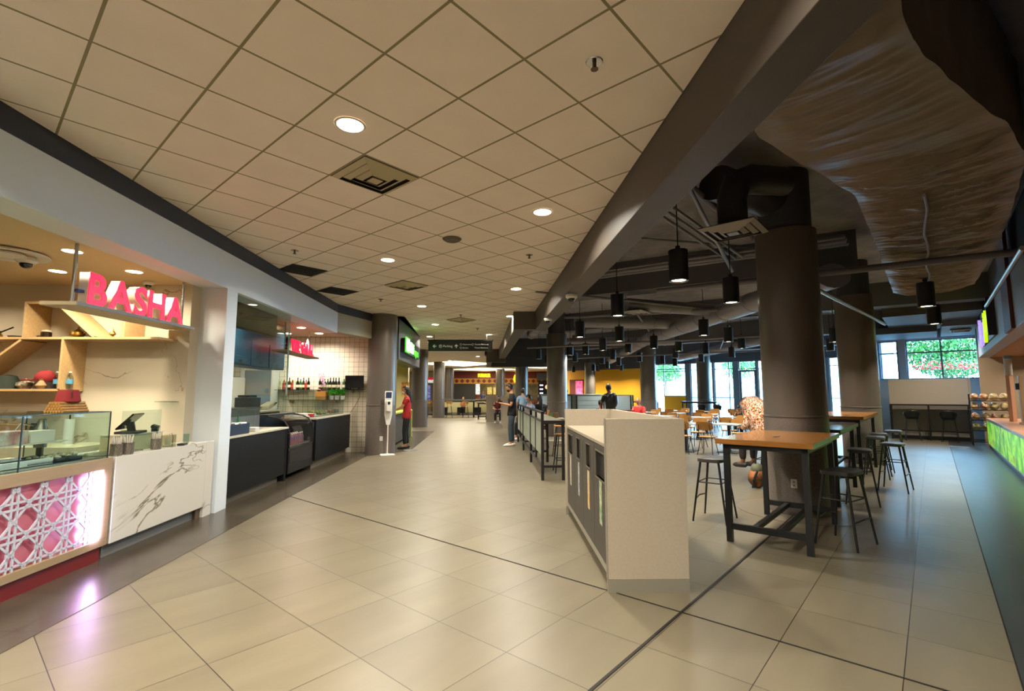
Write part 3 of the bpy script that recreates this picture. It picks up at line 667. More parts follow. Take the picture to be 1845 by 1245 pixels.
# display counter, Y 2..4.68
t = thing('display_counter', 'wood framed display counter with glowing pink cane lattice front and red base', 'counter', (-3.62, 2.0, 0), SL)
y1 = 2.67
b = MB(); b.box(-.09,0,.135,0,y1,.20); b.box(-.09,0,.83,0,y1,.93); b.box(-.09,y1-.10,.20,0,y1,.83); b.build('wood_frame', mat('counter_wood', '#9a8364', .45, noise=.1, nscale=6, stretch=(8,1,8)), t, bev=.003)
MB().box(-.95,0,.135,-.09,y1,.93).build('cabinet_body', mat('cab_beige', '#b5a88e', .5), t)
MB().box(-.9,0,.0,-.03,y1-.04,.135).build('red_base', mat('red_base', '#6e1512', .5), t)
MB().box(-.085,0,.20,-.06,y1-.10,.83).build('pink_panel', mat('pink_panel', '#b56a76', .4, emit=.10, ecol='#c84a6a'), t)
def lattice():
    b = MB(); per = .235; w = .016; x = -.02; z0, z1, ya, yb = .20, .83, 0, y1-.10
    def clipbar(p, q):
        # clip a bar in the (y,z) plane to the panel
        (ay, az), (by, bz) = p, q; t0, t1 = 0, 1; dy, dz = by-ay, bz-az
        for pp, qq in ((-dy, ay-ya), (dy, yb-ay), (-dz, az-z0), (dz, z1-az)):
            if abs(pp) < 1e-9:
                if qq < 0: return
            else:
                r = qq/pp
                if pp < 0: t0 = max(t0, r)
                else: t1 = min(t1, r)
        if t0 >= t1-1e-3: return
        b.bar((x, ay+dy*t0, az+dz*t0), (x, ay+dy*t1, az+dz*t1), .012, w, up=(0,0,1) if abs(dy) > abs(dz) else (0,1,0))
    n = int(y1/per)+2
    for i in range(n):
        for o in (-.024, .024): clipbar((yb-.115-i*per+o, z0), (yb-.115-i*per+o, z1))
    for j in range(4):
        for o in (-.024, .024): clipbar((ya, .22+j*per+o-.01), (yb, .22+j*per+o-.01))
    for k in range(-6, n+6):
        for o in (0,):
            cy = yb-.115-k*per+per/2
            clipbar((cy-3+o, .21-3), (cy+3+o, .21+3)); clipbar((cy-3+o, .21+3), (cy+3+o, .21-3))
    return b
lattice().build('cane_lattice', mat('lattice_white', '#b9bccb', .4), t)
MB().cyl((-.03, y1-.125, .21), .018, .61, 12).build('light_strip', mat('violet_glow', '#e6d2ff', .5, emit=14, ecol='#cbb0ff'), t)
area('strip_light', (0.0,0,0), 26, .08, (.72,.55,1), shape='RECTANGLE', sy=.55, rot=(PI/2,0,PI/2), parent=t).location = (.012, y1-.15, .5)
# glass display case on top
t = thing('glass_display_case', 'low glass display case standing on the wood framed counter', 'display case', (-3.64, 2.0, .93), SL)
b = MB(); b.box(-.006,0,.0,0,2.62,.42); b.build('front_glass', M_glass, t)
b = MB(); b.box(-.75,2.614,0,-.006,2.62,.42); b.build('end_glass', M_glass, t)
b = MB(); b.box(-.75,0,.42,0,2.62,.428); b.build('top_glass', M_glass, t)
b = MB(); b.box(-.75,0,.0,-.02,2.60,.012); b.build('tray_deck', M_steel, t)
b = MB()
for p, q in (((0,2.62,0),(0,2.62,.428)),((0,0,.426),(0,2.62,.426)),((-.75,2.62,.426),(0,2.62,.426)),((-.75,2.62,0),(-.75,2.62,.426)),((0,1.75,0),(0,1.75,.42))): b.bar(p, q, .008)
b.build('edge_trim', mat('dark_edge', '#1e2a26', .3), t)
b = MB(); b.box(-.72,.2,.17,-.25,2.5,.178); b.build('inner_shelf', M_cap, t)
def small(name, mb, m, loc, label, cat, rz=0, group=None, bev=0, smooth=False):
    return tag(mb.build(name, m, loc=loc, rz=rz, bev=bev, smooth=smooth), label, cat, group)
sh = 1.108
small('cardboard_box', MB().box(-.09,-.17,0,.09,.17,.11), mat('white_red_box', '#c9beb0', .6, col2='#a8504a', nscale=9), (-4.12,3.95,sh), 'white and red carton lying inside the glass case', 'box', .1, bev=.003)
small('cardboard_box', MB().box(-.07,-.10,0,.07,.10,.10), mat('white_box', '#cfc7b8', .6), (-4.10,4.25,sh), 'small white carton beside the red printed one inside the glass case', 'box', -.1, bev=.003)
small('paper_tray', MB().box(-.14,-.3,0,.14,.3,.012).box(-.14,-.3,.012,-.13,.3,.05).box(.13,-.3,.012,.14,.3,.05), M_white, (-3.98,3.85,.945), 'white tray low in the glass case', 'tray', 0, bev=.003)
small('dark_tray', MB().box(-.12,-.25,0,.12,.25,.03), M_cnt, (-3.96,4.18,.945), 'dark tray low in the glass case, right of the white tray', 'tray', 0, bev=.004)
b = MB(); 
for k in range(40): b.sph((random.uniform(-.12,.12), random.uniform(-.2,.2), random.uniform(.0,.02)), .018, n=6, m=4)
tag(b.build('pistachio_sweets', mat('sweet_green', '#8b8f5a', .6, col2='#b9b2a0', nscale=30), loc=(-4.05,4.42,.96)), 'green and white sweets spread in the glass case', 'sweets', kind='stuff')
small('thermos_flask', MB().lathe([(0,0),(.045,0),(.045,.17),(.03,.2),(.03,.24),(0,.245)], n=18), M_steel, (-4.22,4.42,sh-.06), 'silver flask behind the glass case end', 'flask', smooth=True)
# espresso grinder like machine behind glass
t = thing('hand_grinder', 'black countertop machine with curved arm behind the glass case', 'kitchen machine', (-4.32,4.50,.93), .4)
MB().box(-.07,-.09,0,.07,.09,.03).build('base', M_black, t, bev=.004)
MB().bar((0,.05,.03),(0,.05,.36),.04).build('post', M_black, t)
MB().lathe([(0,.20),(.05,.20),(.06,.26),(.05,.33),(0,.35)], c=(0,-.02,0), n=16).build('head', M_black, t, smooth=True)
MB().tube([(0,-.05,.3),(-.08,-.12,.33),(-.12,-.14,.25)], .008, 8).build('handle', M_chrome, t)
# rolls with a fez
t0 = thing('cinnamon_roll_stack', 'stack of wrapped brown sticks lying on the glass case under the red fez', 'stick bundle', (-3.99,4.40,1.358), SL+1.45)
for r_, n_ in ((0,7),(1,6),(2,5),(3,4)):
    b = MB()
    for k in range(n_):
        y = (k-(n_-1)/2)*.027; b.tube([(-.12,y,.013+r_*.023),(.12,y,.013+r_*.023)], .013, 8)
    b.build('stick_layer', mat('stick_brown', '#a87b3f', .5, noise=.3, nscale=40), t0, smooth=True)
t = thing('fez_hat', 'dark red fez standing on the stack of wrapped sticks', 'hat', (-3.99,4.40,1.358+.096))
MB().lathe([(0,0),(.092,0),(.072,.10),(.068,.105),(0,.105)], n=28).build('cap', mat('fez_red', '#7c1016', .8), t, smooth=True)
MB().tube([(0,0,.105),(.0,.0,.112),(.05,-.03,.108),(.078,-.05,.08),(.085,-.052,.03)], .004, 6).build('tassel', M_black, t)
# counter top things on marble (top z .925)
cup = thing('cutlery_holder', 'perforated steel cutlery tin, left one of the touching pair', 'cutlery holder', (-3.84,4.80,.925))
MB().lathe([(0,.004),(.045,.004),(.048,.0),(.05,.01),(.05,.11),(.052,.115),(.047,.115),(.047,.01),(0,.01)], n=24).build('tin', mat('perforated_steel', '#a8a29a', .35, .7, col2='#5c564e', nscale=170), cup, smooth=True)
b = MB()
for k in range(12): a = k*.53; b.tube([(.02*math.cos(a),.02*math.sin(a),.02),(.04*math.cos(a+.3),.04*math.sin(a+.3),.17+.01*(k%3))], .004, 5)
b.build('utensils', mat('clear_plastic', '#cfc8bd', .3), cup)
dup(cup, (-3.83,4.93,.925), 1.1, 'perforated steel cutlery tin, right one of the touching pair')
dup(cup, (-3.86,5.36,.925), .4, 'perforated steel cutlery tin filled with white sticks beside the card reader')
t = thing('tip_box', 'clear acrylic box with a paper slip standing on the marble counter', 'box', (-3.93,5.64,.925), .1)
MB().box(-.05,-.07,0,.05,.07,.13).build('box_body', glass('acrylic', '#d8dccf'), t)
MB().box(-.03,-.002,.02,.03,.002,.10).build('paper_slip', M_white, t)
MB().tube([(-.0,.09,0),(0,.10,.10),(0,.06,.15),(0,.02,.13)], .004, 6).build('wire_hook', M_chrome, t)
small('card_reader', MB().box(-.04,-.06,0,.04,.06,.022), M_black, (-3.87,5.80,.925), 'black card reader lying flat near the end of the marble counter', 'card reader', .3, bev=.008)
small('drinking_glass', MB().lathe([(0,.003),(.03,.003),(.035,.12),(.033,.12),(.028,.01),(0,.01)], n=16), M_glass, (-3.92,5.94,.925), 'upturned clear glass near the end of the marble counter', 'glass', smooth=True)
t = thing('cash_register_box', 'cream box carrying the black till screen behind the marble counter', 'box', (-4.16,5.42,.925), SL)
MB().box(-.11,-.32,0,.11,.32,.16).build('box_body', mat('cream_box', '#c9b48c', .5), t, bev=.004)
MB().box(-.12,-.33,.16,.12,.33,.172).build('box_top', M_cap, t)
t = thing('till_screen', 'black tilted till touchscreen with a card terminal on the cream box', 'till', (-4.16,5.36,1.097), .35)
MB().box(-.10,-.12,0,.12,.14,.025).build('base', M_black, t, bev=.006)
MB().obox((0,0,.13), (.018,.32,.22), rz=0, ry=.75).build('screen', M_screen, t, bev=.004)
MB().bar((.02,0,.02),(-.0,0,.12),.07,.03).build('stand', M_black, t)
t = thing('card_terminal', 'black card terminal right of the till screen', 'card terminal', (-4.10,5.66,1.097), .5)
MB().obox((0,0,.05),(.07,.16,.04), ry=.35).build('body', M_black, t, bev=.01); MB().box(-.03,-.05,0,.03,.05,.04).build('foot', M_black, t)
# clear guard in front of the till
small('acrylic_guard', MB().box(-.004,-.3,0,.004,.3,.42), M_glass, (-4.02,5.35,.926), 'upright clear guard sheet in front of the till', 'sneeze guard', SL)
small('sink_tray', MB().box(-.14,-.28,0,.14,.28,.012), M_steel, (-4.05,4.98,.925), 'flat steel tray set in the marble counter behind the cutlery tins', 'tray', SL, bev=.004)
# back counter under the shelves with boxes
small('back_counter', MB().box(-1.55,-.3,0,1.55,.3,.92), mat('cab_beige', '#b5a88e', .5), (-6.5,5.9,0), 'beige back counter under the wooden wall shelves', 'counter', bev=.005)
small('brown_carton', MB().box(-.22,-.15,0,.22,.15,.24), mat('kraft', '#7d6041', .7), (-6.05,5.95,.92), 'brown cardboard carton on the back counter under the shelves', 'box', .05, bev=.003)
t = thing('paper_roll_stand', 'white upright roll stand on the back counter', 'dispenser', (-5.35,5.95,.92))
MB().cyl((0,0,0), .05, .30, 20).build('roll', M_white, t, smooth=True); MB().cyl((0,0,.30), .008, .05, 8).build('knob', M_black, t)

# ---- wooden shelves on the marble wall (wall face y = 6.22)
t = thing('wall_shelf', 'pale wood wall shelving with box frames and slanted boards', 'shelf', (-5.6, 6.22, 1.57))
def brd(x0, z0, x1, z1, th=.028, d=.33, name='board'):
    b = MB(); b.bar((x0,-d/2-.001,z0),(x1,-d/2-.001,z1), d, th, up=(0,0,1))
    dx, dz = x1-x0, z1-z0; Lh = math.hypot(dx, dz); M = Matrix.Translation(((x0+x1)/2, -d/2-.001, (z0+z1)/2)) @ Matrix.Rotation(-math.atan2(dz, dx), 4, 'Y')
    b.bm.free(); b = MB(); b.box(-Lh/2,-d/2,-th/2,Lh/2,d/2,th/2, M); return b.build(name, M_wood, t)
brd(-1.6,.63,1.30,.63, name='long_shelf'); brd(-.36,.645,-.36,1.06, name='upright'); brd(-.375,1.07,.05,1.07, name='top_board'); brd(.02,1.06,.50,.645, name='slanted_board')
brd(.86,.645,.86,1.10, name='upright'); brd(.13,0,.13,.615, name='upright'); brd(-.38,.61,-.95,.17, name='slanted_board'); brd(-1.6,0,.145,0, name='bottom_shelf')
zs, zb = 2.215, 1.585
def brass(n, x, z, prof, m, label, cat, extra=None, s=1):
    t = thing(n, label, cat, (x, 6.05, z)); MB().lathe([(a*s, h*s) for a, h in prof], n=20).build('body', m, t, smooth=True)
    if extra: extra(t, s)
    return t
M_brass = mat('brass', '#b08a3a', .3, .9); M_jar = mat('dark_jar', '#2c1a14', .25)
brass('glass_jar', -5.83, zs, [(0,0),(.05,0),(.055,.02),(.055,.07),(.045,.08),(0,.08)], M_jar, 'jar of dark jam with pale lid on the upper shelf', 'jar', lambda t, s: MB().cyl((0,0,.08), .047, .022, 18).build('lid', M_cap, t))
def pot(t, s):
    MB().tube([(.05*s,0,.05*s),(.09*s,0,.07*s),(.12*s,0,.11*s)], .008*s, 8).build('spout', M_brass, t)
    MB().tube([(-.05*s,0,.08*s),(-.10*s,0,.08*s),(-.10*s,0,.03*s),(-.06*s,0,.02*s)], .006*s, 8).build('handle', M_brass, t)
    MB().lathe([(.035*s,.09*s),(.02*s,.11*s),(.008*s,.115*s),(.012*s,.13*s),(0,.14*s)], n=16).build('lid', M_brass, t, smooth=True)
P_pot = [(0,0),(.04,0),(.035,.01),(.07,.04),(.065,.07),(.04,.09),(0,.092)]
brass('brass_teapot', -5.43, zs, P_pot, M_brass, 'round brass teapot with two spires on the upper shelf', 'teapot', pot, 1.05)
brass('pepper_mill', -5.25, zs, [(0,0),(.028,0),(.03,.02),(.02,.05),(.028,.07),(.02,.09),(.008,.095),(.012,.11),(0,.12)], mat('copper_dark', '#5d3a26', .4, .6), 'small dark mill beside the brass teapot', 'pepper mill')
brass('brass_censer', -5.0, zs, [(0,0),(.03,0),(.012,.03),(.035,.05),(.03,.07),(.008,.10),(.004,.13),(0,.135)], M_brass, 'small brass spired pot at the foot of the slanted board', 'ornament')
brass('glass_jar', -4.80, zs, [(0,0),(.055,0),(.06,.02),(.06,.07),(.05,.085),(.05,.09),(0,.09)], mat('jar_amber', '#7a5526', .3), 'amber jar with clip lid on the upper shelf', 'jar', lambda t, s: MB().lathe([(.05,.09),(.055,.10),(.04,.11),(0,.112)], n=18).build('lid', M_cap, t, smooth=True))
t = thing('coffee_pan', 'long handled dark pan at the left end of the upper shelf', 'pan', (-6.18,6.05,zs))
MB().lathe([(0,0),(.08,0),(.10,.025),(.095,.025),(.078,.006),(0,.006)], n=24).build('bowl', M_black, t, smooth=True); MB().tube([(.09,0,.02),(.3,0,.03)], .008, 8).build('handle', M_black, t)
t = thing('coffee_pot', 'brass coffee pot with a raised black handle at the left end of the shelf', 'coffee pot', (-6.38,6.0,zs))
MB().lathe([(0,0),(.04,0),(.045,.03),(.028,.06),(.035,.085),(0,.085)], n=18).build('body', M_brass, t, smooth=True); MB().tube([(.03,0,.07),(.19,-.01,.13)], .009, 8).build('handle', M_black, t)
brass('sugar_bowl', -6.03, zb, [(0,0),(.05,0),(.09,.04),(.085,.075),(.05,.09),(.02,.10),(.008,.105),(.012,.12),(0,.13)], mat('patterned_bowl', '#b9ae98', .4, col2='#4a382c', nscale=28), 'patterned round sugar bowl with lid on the lower shelf', 'bowl')
t = thing('baseball_cap', 'red cap lying on a dark hat on the lower shelf', 'hat', (-5.76,6.02,zb))
MB().sph((0,0,.13), .11,.10,.10, n=18, m=9).build('crown', mat('cap_red', '#8a1c20', .8), t, smooth=True)
MB().lathe([(0,0),(.11,0),(.10,.06),(.085,.13),(0,.14)], n=20).build('hat_block', mat('hat_dark', '#2c2019', .8), t, smooth=True)
MB().box(-.19,-.12,.10,-.07,.02,.115).build('brim', mat('cap_red', '#8a1c20', .8), t, bev=.006)
small('gourd_vase', MB().lathe([(0,0),(.03,0),(.055,.04),(.03,.08),(.018,.10),(.026,.12),(0,.12)], n=18), mat('clay', '#a9825a', .6), (-5.72,5.93,zb), 'small clay vase in front of the red cap', 'vase', smooth=True)
bt = thing('water_bottle', 'clear water bottle with blue label next to the red cap', 'bottle', (-5.56,5.96,zb))
MB().lathe([(0,0),(.032,0),(.034,.02),(.034,.14),(.014,.18),(.014,.195),(0,.195)], n=18).build('body', glass('pet_bottle', '#dfe8ea'), bt, smooth=True)
MB().cyl((0,0,.06), .0352, .055, 18).build('label_band', mat('label_blue', '#5aa0c8', .5), bt); MB().cyl((0,0,.195), .015, .018, 12).build('cap', M_white, bt)
dup(bt, (-5.43,5.99,zb), label='second clear water bottle partly behind the shelf upright')
small('amber_bottle', MB().lathe([(0,0),(.03,0),(.03,.11),(.012,.14),(.012,.17),(0,.17)], n=16), mat('amber', '#6b4a1c', .25), (-5.50,6.05,zb), 'amber bottle between the two water bottles', 'bottle', smooth=True)
small('dark_green_hat', MB().lathe([(0,0),(.14,0),(.12,.07),(.08,.16),(0,.18)], n=22), mat('hat_green', '#1d2a20', .8), (-6.25,6.05,zb), 'dark green felt hat under the slanted board', 'hat', smooth=True)
# glass shelf with mark on marble wall
small('glass_wall_shelf', MB().box(-.12,-.10,0,.12,0,.012), M_glass, (-4.35,6.22,1.42), 'small glass shelf on the marble wall above the till', 'shelf')

# ---- big red letters sign
t = thing('hanging_letter_sign', 'hanging sign of big glowing red letters on a pale ledge', 'sign', (-3.95, 4.47, 2.34), PI/2+.04)
# local +x runs down the corridor (away), letters face the corridor
w_ = MB().box(-.04,-.13+.20,-.0,1.73,.20+.20,.035); w_.build('ledge', mat('ledge_wood', '#b7a789', .5), t, bev=.003)
MB().box(-.04,.058,.0,1.73,.07,.035).build('ledge_edge', mat('ledge_grey', '#8d9198', .5), t)
# the letters face +X in the world (the corridor)
x = .10
for ch in 'BASHA':
    o = text(ch, .43, M_redlet, t, 'letter', .004, .012, xs=1.0)
    me = o.data; mn = min(v.co.x for v in me.vertices); mx_ = max(v.co.x for v in me.vertices)
    me.transform(Matrix.Translation((-mn, 0, 0)))
    o.location = (x, .085, .04)
    bk = text(ch, .43, mat('letter_return', '#cdbfae', .4, emit=.05), o, 'letter_return', .045, .010, xs=1.0)
    bk.data.transform(Matrix.Translation((-mn, .05, 0)))
    x += (mx_-mn)+.025
for xx in (.02, 1.62): MB().cyl((xx,.16,.035), .016, .56, 12).build('hanging_rod', M_chrome, t, smooth=True)
MB().box(.03,.12,.14,.10,.18,.165).build('blue_tape', mat('blue_tape', '#1d3f86', .5), t)
for px, py, lb in ((-4.37,4.72,'round shop downlight near the dome camera'),(-5.25,5.51,'round shop downlight deepest in the marble shop'),(-4.38,5.53,'round shop downlight above the red letters')):
    downlight(px, py, 2.934, lb, P=19, col=TINT_SHOP, r=.08)
for px, py in ((-5.2,3.6),(-6.6,5.2),(-4.4,3.2),(-6.4,3.0),(-4.5,1.4),(-6,.6)): area('downlight_or_fill', (px,py,2.92), 20, .15, TINT_SHOP, spread=150)

# ================================================================ GRILL SHOP
t = thing('grill_counter', 'dark charcoal grill counter with pale cap nearest the pillar', 'counter', (-3.875, 6.72, 0), SL+.01)
MB().box(-.60,0,.13,0,2.02,.91).build('front_panel', M_cnt, t); MB().box(-.60,0,.91,.02,2.06,.94).build('counter_cap', M_cap, t, bev=.003)
MB().box(-.55,0,0,-.08,1.9,.13).build('toe_kick', mat('kick_beige', '#6f675a', .5), t); MB().box(-.6,1.98,0,0,2.06,.91).build('end_panel', M_cnt, t)
t = thing('grill_counter', 'dark charcoal salad counter with pale cap reaching the tiled wall', 'counter', (-4.04, 10.15, 0), SL+.016)
MB().box(-.75,0,.16,0,2.66,1.0).build('front_panel', M_cnt, t); MB().box(-.75,-.03,1.0,.02,2.69,1.035).build('counter_cap', M_cap, t, bev=.003)
MB().box(-.70,0,0,-.08,2.6,.16).build('toe_kick', mat('kick_beige', '#6f675a', .5), t)
b = MB(); b.box(-.7,.1,1.036,-.08,2.3,1.05); b.build('salad_pan_rim', M_steel, t)
t = thing('drink_fridge', 'black curved glass drink fridge between the two dark counters', 'fridge', (-3.99, 8.83, 0), SL+.01)
b = MB(); b.prism([(-.62,.10),(0,.10),(0,.55),(-.05,.55),(-.62,.55)], 0, 1.27, Matrix(((1,0,0,0),(0,0,1,0),(0,1,0,0),(0,0,0,1)))); b.build('lower_body', M_black, t, bev=.004)
b = MB(); b.box(-.64,0,.0,-.60,1.27,1.10); b.box(-.62,-.0,.1,0,.04,.82); b.box(-.62,1.23,.1,0,1.27,.95); b.build('side_panel', M_black, t)
b = MB()
prof = [(0,.55),(0,.80),(-.03,.93),(-.10,1.03),(-.22,1.09),(-.40,1.12)]
for p, q in zip(prof, prof[1:]): b.face([(p[0],.04,p[1]),(p[0],1.23,p[1]),(q[0],1.23,q[1]),(q[0],.04,q[1])])
b.build('curved_glass', M_glass, t, smooth=True)
b = MB(); b.box(-.62,0,1.115,-.38,1.27,1.15); 
for yy in (.02, 1.25): b.tube([(p[0], yy, p[1]) for p in prof], .014, 6)
b.build('top_frame', M_black, t)
MB().box(-.58,.05,.56,-.04,1.22,.58).build('shelf', M_steel, t); MB().box(-.002,.05,.28,.006,1.2,.50).build('grille', mat('grille_dark', '#1c1a16', .6), t)
sb = thing('soda_bottle', 'front row orange capped soda bottle in the drink fridge', 'bottle', (-4.10, 9.02, .58), 0, 'soda bottles in the drink fridge')
MB().lathe([(0,0),(.03,0),(.033,.03),(.028,.08),(.033,.12),(.012,.18),(.012,.19),(0,.19)], n=12).build('body', mat('soda', '#b5561c', .3, col2='#3a4f86', nscale=12), sb, smooth=True)
MB().cyl((0,0,.19), .014, .018, 10).build('cap', M_white, sb)
sb['label'] = 'one of the soda bottles lined up in the curved glass fridge'
for r_ in range(2):
    for k in range(8):
        if r_ == 0 and k == 0: continue
        dup(sb, (-4.10-.1*r_-.006*k, 9.02+.10*k, .58))
# steel back shelf on near counter
t = thing('steel_pass_shelf', 'brown steel pass shelf standing on the nearest dark counter', 'shelf', (-4.28, 6.76, .94), SL)
MB().box(-.3,0,0,0,1.75,.34).build('body', M_steel, t, bev=.003); MB().box(-.33,-.02,.34,.02,1.78,.365).build('top', mat('wood_dark_top', '#6c5a44', .4), t)
t = thing('napkin_box', 'dark blue open box with napkins and cutlery on the nearest dark counter', 'box', (-4.03, 6.95, .94), SL)
b = MB(); b.box(-.12,-.18,0,.12,.42,.012); b.box(-.12,-.18,.012,-.11,.42,.15); b.box(.11,-.18,.012,.12,.42,.15); b.box(-.11,-.18,.012,.11,-.17,.15); b.box(-.11,.41,.012,.11,.42,.15); b.box(-.11,.1,.012,.11,.11,.13); b.build('box_shell', mat('navy_box', '#1d2b40', .5), t)
b = MB()
for k in range(10): b.obox((random.uniform(-.07,.07), random.uniform(.15,.38), .12+random.uniform(0,.05)), (.12,.08,.004), rz=random.uniform(0,3), rx=random.uniform(-.5,.5))
b.build('napkin_pile', M_white, t); b = MB()
for k in range(8): b.tube([(random.uniform(-.08,.08), -.14+k*.03, .02),(random.uniform(-.08,.08), -.14+k*.03, .21)], .006, 6)
b.build('cutlery', M_white, t)
small('paper_cube', MB().box(-.06,-.08,0,.06,.08,.07), M_white, (-4.0,7.62,.94), 'small white box at the end of the navy napkin box', 'box', .1, bev=.004)
small('menu_card', MB().box(-.004,-.05,0,.004,.05,.12), mat('menu_yellow', '#b6a34e', .6), (-4.09,7.48,.94), 'small yellow card standing by the napkin box', 'card', .3)
small('hot_sauce_bottle', MB().lathe([(0,0),(.022,0),(.022,.12),(.01,.15),(.012,.16),(.006,.20),(0,.20)], n=12), mat('sauce_green', '#1d7a3a', .4), (-4.07,7.30,1.0), 'green capped sauce bottle behind the napkin box', 'bottle', smooth=True)
# plate stack and packets on the pass shelf
small('coffee_machine', MB().box(-.12,-.2,0,.12,.2,.16).box(-.1,-.15,.16,.1,.1,.2), M_black, (-4.42,8.2,1.305), 'black squat appliance with red knobs on the brown pass shelf', 'appliance', SL, bev=.01)
for k, (yy, lb) in enumerate(((8.62,'left'),(8.80,'right'))):
    small('carton_pack', MB().box(-.05,-.07,0,.05,.07,.26), mat('red_pack', '#a8502e', .5, col2='#c9b49a', nscale=8), (-5.22,yy+.1,1.16), f'red and tan packet on the grill shelf, {lb} one of two', 'packet', SL, bev=.003)
small('back_worktop', MB().box(-.25,-.9,0,.25,.9,1.16), M_steel, (-5.35,9.35,0), 'steel worktop block behind the drink fridge', 'worktop', SL, bev=.01)
t = thing('scale', 'white and cream food scale with tilted head behind the drink fridge', 'scale', (-4.90,9.75,1.16), SL)
MB().box(-.14,-.45,0,.14,.35,.05).build('platter', mat('cream_plastic', '#b8ad8e', .4), t, bev=.02)
MB().obox((0,.10,.13), (.18,.34,.10), rx=.25).build('head', mat('cream_plastic', '#b8ad8e', .4), t, bev=.03); MB().obox((.03,.22,.17), (.16,.12,.01), rx=.3).build('screen', M_screen, t)
small('scale_stand', MB().box(-.12,-.42,0,.12,.42,1.16), M_black, (-4.90,9.72,0), 'black stand under the cream scale', 'stand', SL)
# orchid, crate, basil, bottles, tv on the tiled wall (face y = 13.0)
t = thing('glass_wall_shelf', 'upper glass shelf carrying the row of bottles on the tiled wall', 'shelf', (-5.1,13.0,1.62)); MB().box(-1.1,-.26,0,1.15,0,.016).build('board', glass('shelf_glass', '#c4d0c4'), t)
for k in (-.9,0,.9): MB().box(k-.01,-.2,-.06,k+.01,0,0).build('bracket', M_steel, t)
t = thing('glass_wall_shelf', 'lower glass shelf carrying the crate and the basil pots', 'shelf', (-5.0,13.0,1.36)); MB().box(-.95,-.30,0,.55,0,.016).build('board', glass('shelf_glass', '#c4d0c4'), t)
for k in (-.8,.4): MB().box(k-.01,-.2,-.06,k+.01,0,0).build('bracket', M_steel, t)
kinds = {'w': ('dark wine bottle', '#12180f', [(0,0),(.036,0),(.037,.19),(.014,.24),(.014,.30),(0,.30)]), 'r': ('amber spirit bottle with red label', '#7a3320', [(0,0),(.042,0),(.042,.16),(.015,.19),(.015,.24),(0,.24)]),
         'c': ('clear spirit bottle', '#a9b2a6', [(0,0),(.035,0),(.035,.18),(.013,.22),(.013,.27),(0,.27)]), 'g': ('green glass bottle', '#244a26', [(0,0),(.035,0),(.036,.18),(.013,.23),(.013,.28),(0,.28)])}
protos = {}
seq = 'crwwrcwgwrw   wwggwwwwcgwww'
for i, ch in enumerate(seq):
    if ch == ' ': continue
    x = -6.08+i*.072
    if x > -4.25: break
    if ch not in protos:
        nm, colr, pf = kinds[ch]; b0 = thing('bottle', f'{nm} in the row on the upper glass shelf', 'bottle', (x,12.87,1.636), 0, f'{nm}s on the upper glass shelf')
        MB().lathe(pf, n=14).build('body', mat('bottle_'+ch, colr, .15), b0, smooth=True); MB().cyl((0,0,.06), pf[2][0]+.001, .07, 14).build('paper_label', mat('label_'+ch, '#c9bda0' if ch != 'r' else '#a33524', .6), b0)
        MB().cyl((0,0,pf[-1][1]), .015, .02, 10).build('cap', mat('cap_'+ch, '#6a1a16' if ch in 'wr' else '#cfc7ae', .5), b0); protos[ch] = b0
    else: dup(protos[ch], (x, 12.87+random.uniform(-.02,.02), 1.636), random.uniform(0,6))
t = thing('wood_crate', 'small tan wooden crate under the pink orchid', 'crate', (-4.98,12.83,1.376)); 
for k in range(3): MB().box(-.13,-.10,k*.075,.13,-.09,k*.075+.065).build('slat', mat('crate_wood', '#a8742e', .6), t)
MB().box(-.13,-.088,0,.13,.10,.20).build('inner_box', mat('crate_wood', '#a8742e', .6), t)
t = thing('orchid', 'pink and purple orchid rising from the wooden crate', 'plant', (-4.98,12.83,1.576))
MB().tube([(0,0,0),(.02,0,.2),(-.03,0,.38),(-.02,-.03,.48)], .005, 6).build('stem', mat('stem_green', '#3d5a25', .6), t)
for k in range(13):
    b = MB(); c = Vector((random.uniform(-.09,.07), random.uniform(-.06,0), .16+k*.026))
    for q in range(5): a = q*2*PI/5+k; b.face([c, c+Vector((.03*math.cos(a-.4),-.01,.03*math.sin(a-.4))), c+Vector((.045*math.cos(a),-.02,.045*math.sin(a))), c+Vector((.03*math.cos(a+.4),-.01,.03*math.sin(a+.4)))])
    b.build('bloom', mat('orchid_pink', '#c06a9c', .6, col2='#e8c9dc', nscale=25), t)
b = MB()
for k in range(14): a = random.uniform(0,6.28); r_ = random.uniform(.12,.24); b.face([(0,0,.02),(r_*.5*math.cos(a-.3),r_*.3*math.sin(a-.3),.09),(r_*math.cos(a),r_*.4*math.sin(a),.06),(r_*.5*math.cos(a+.3),r_*.3*math.sin(a+.3),.07)])
b.build('leaves', mat('pink_leaf', '#c98a78', .6), t)
bas = None
for k, (x, lb) in enumerate(((-4.72,'leftmost'),(-4.58,'middle'),(-4.44,'rightmost'))):
    if bas is None:
        bas = thing('basil_pot', f'{lb} of the three white basil pots on the lower glass shelf', 'potted plant', (x,12.82,1.376))
        MB().lathe([(0,0),(.045,0),(.06,.10),(.055,.10),(.045,.02),(0,.02)], n=18).build('pot', M_white, bas, smooth=True)
        b = MB()
        for q in range(110):
            v = Vector((random.gauss(0,1), random.gauss(0,1), random.gauss(0,1))).normalized()*random.random()**.4; c = Vector((v.x*.09, v.y*.07, .20+v.z*.08)); e = Euler((random.uniform(0,6), random.uniform(0,6), 0)).to_matrix()
            b.face([c+e@Vector(p)*.03 for p in ((-1,0,0),(0,-.6,.1),(1,0,0),(0,.6,.1))])
        b.build('leaves', mat('basil_green', '#3f9a22', .5), bas)
    else: dup(bas, (x,12.82,1.376), k*1.3, f'{lb} of the three white basil pots on the lower glass shelf')
t = thing('wall_television', 'small black television standing on the glass ledge of the tiled wall', 'television', (-4.15,12.86,1.66))
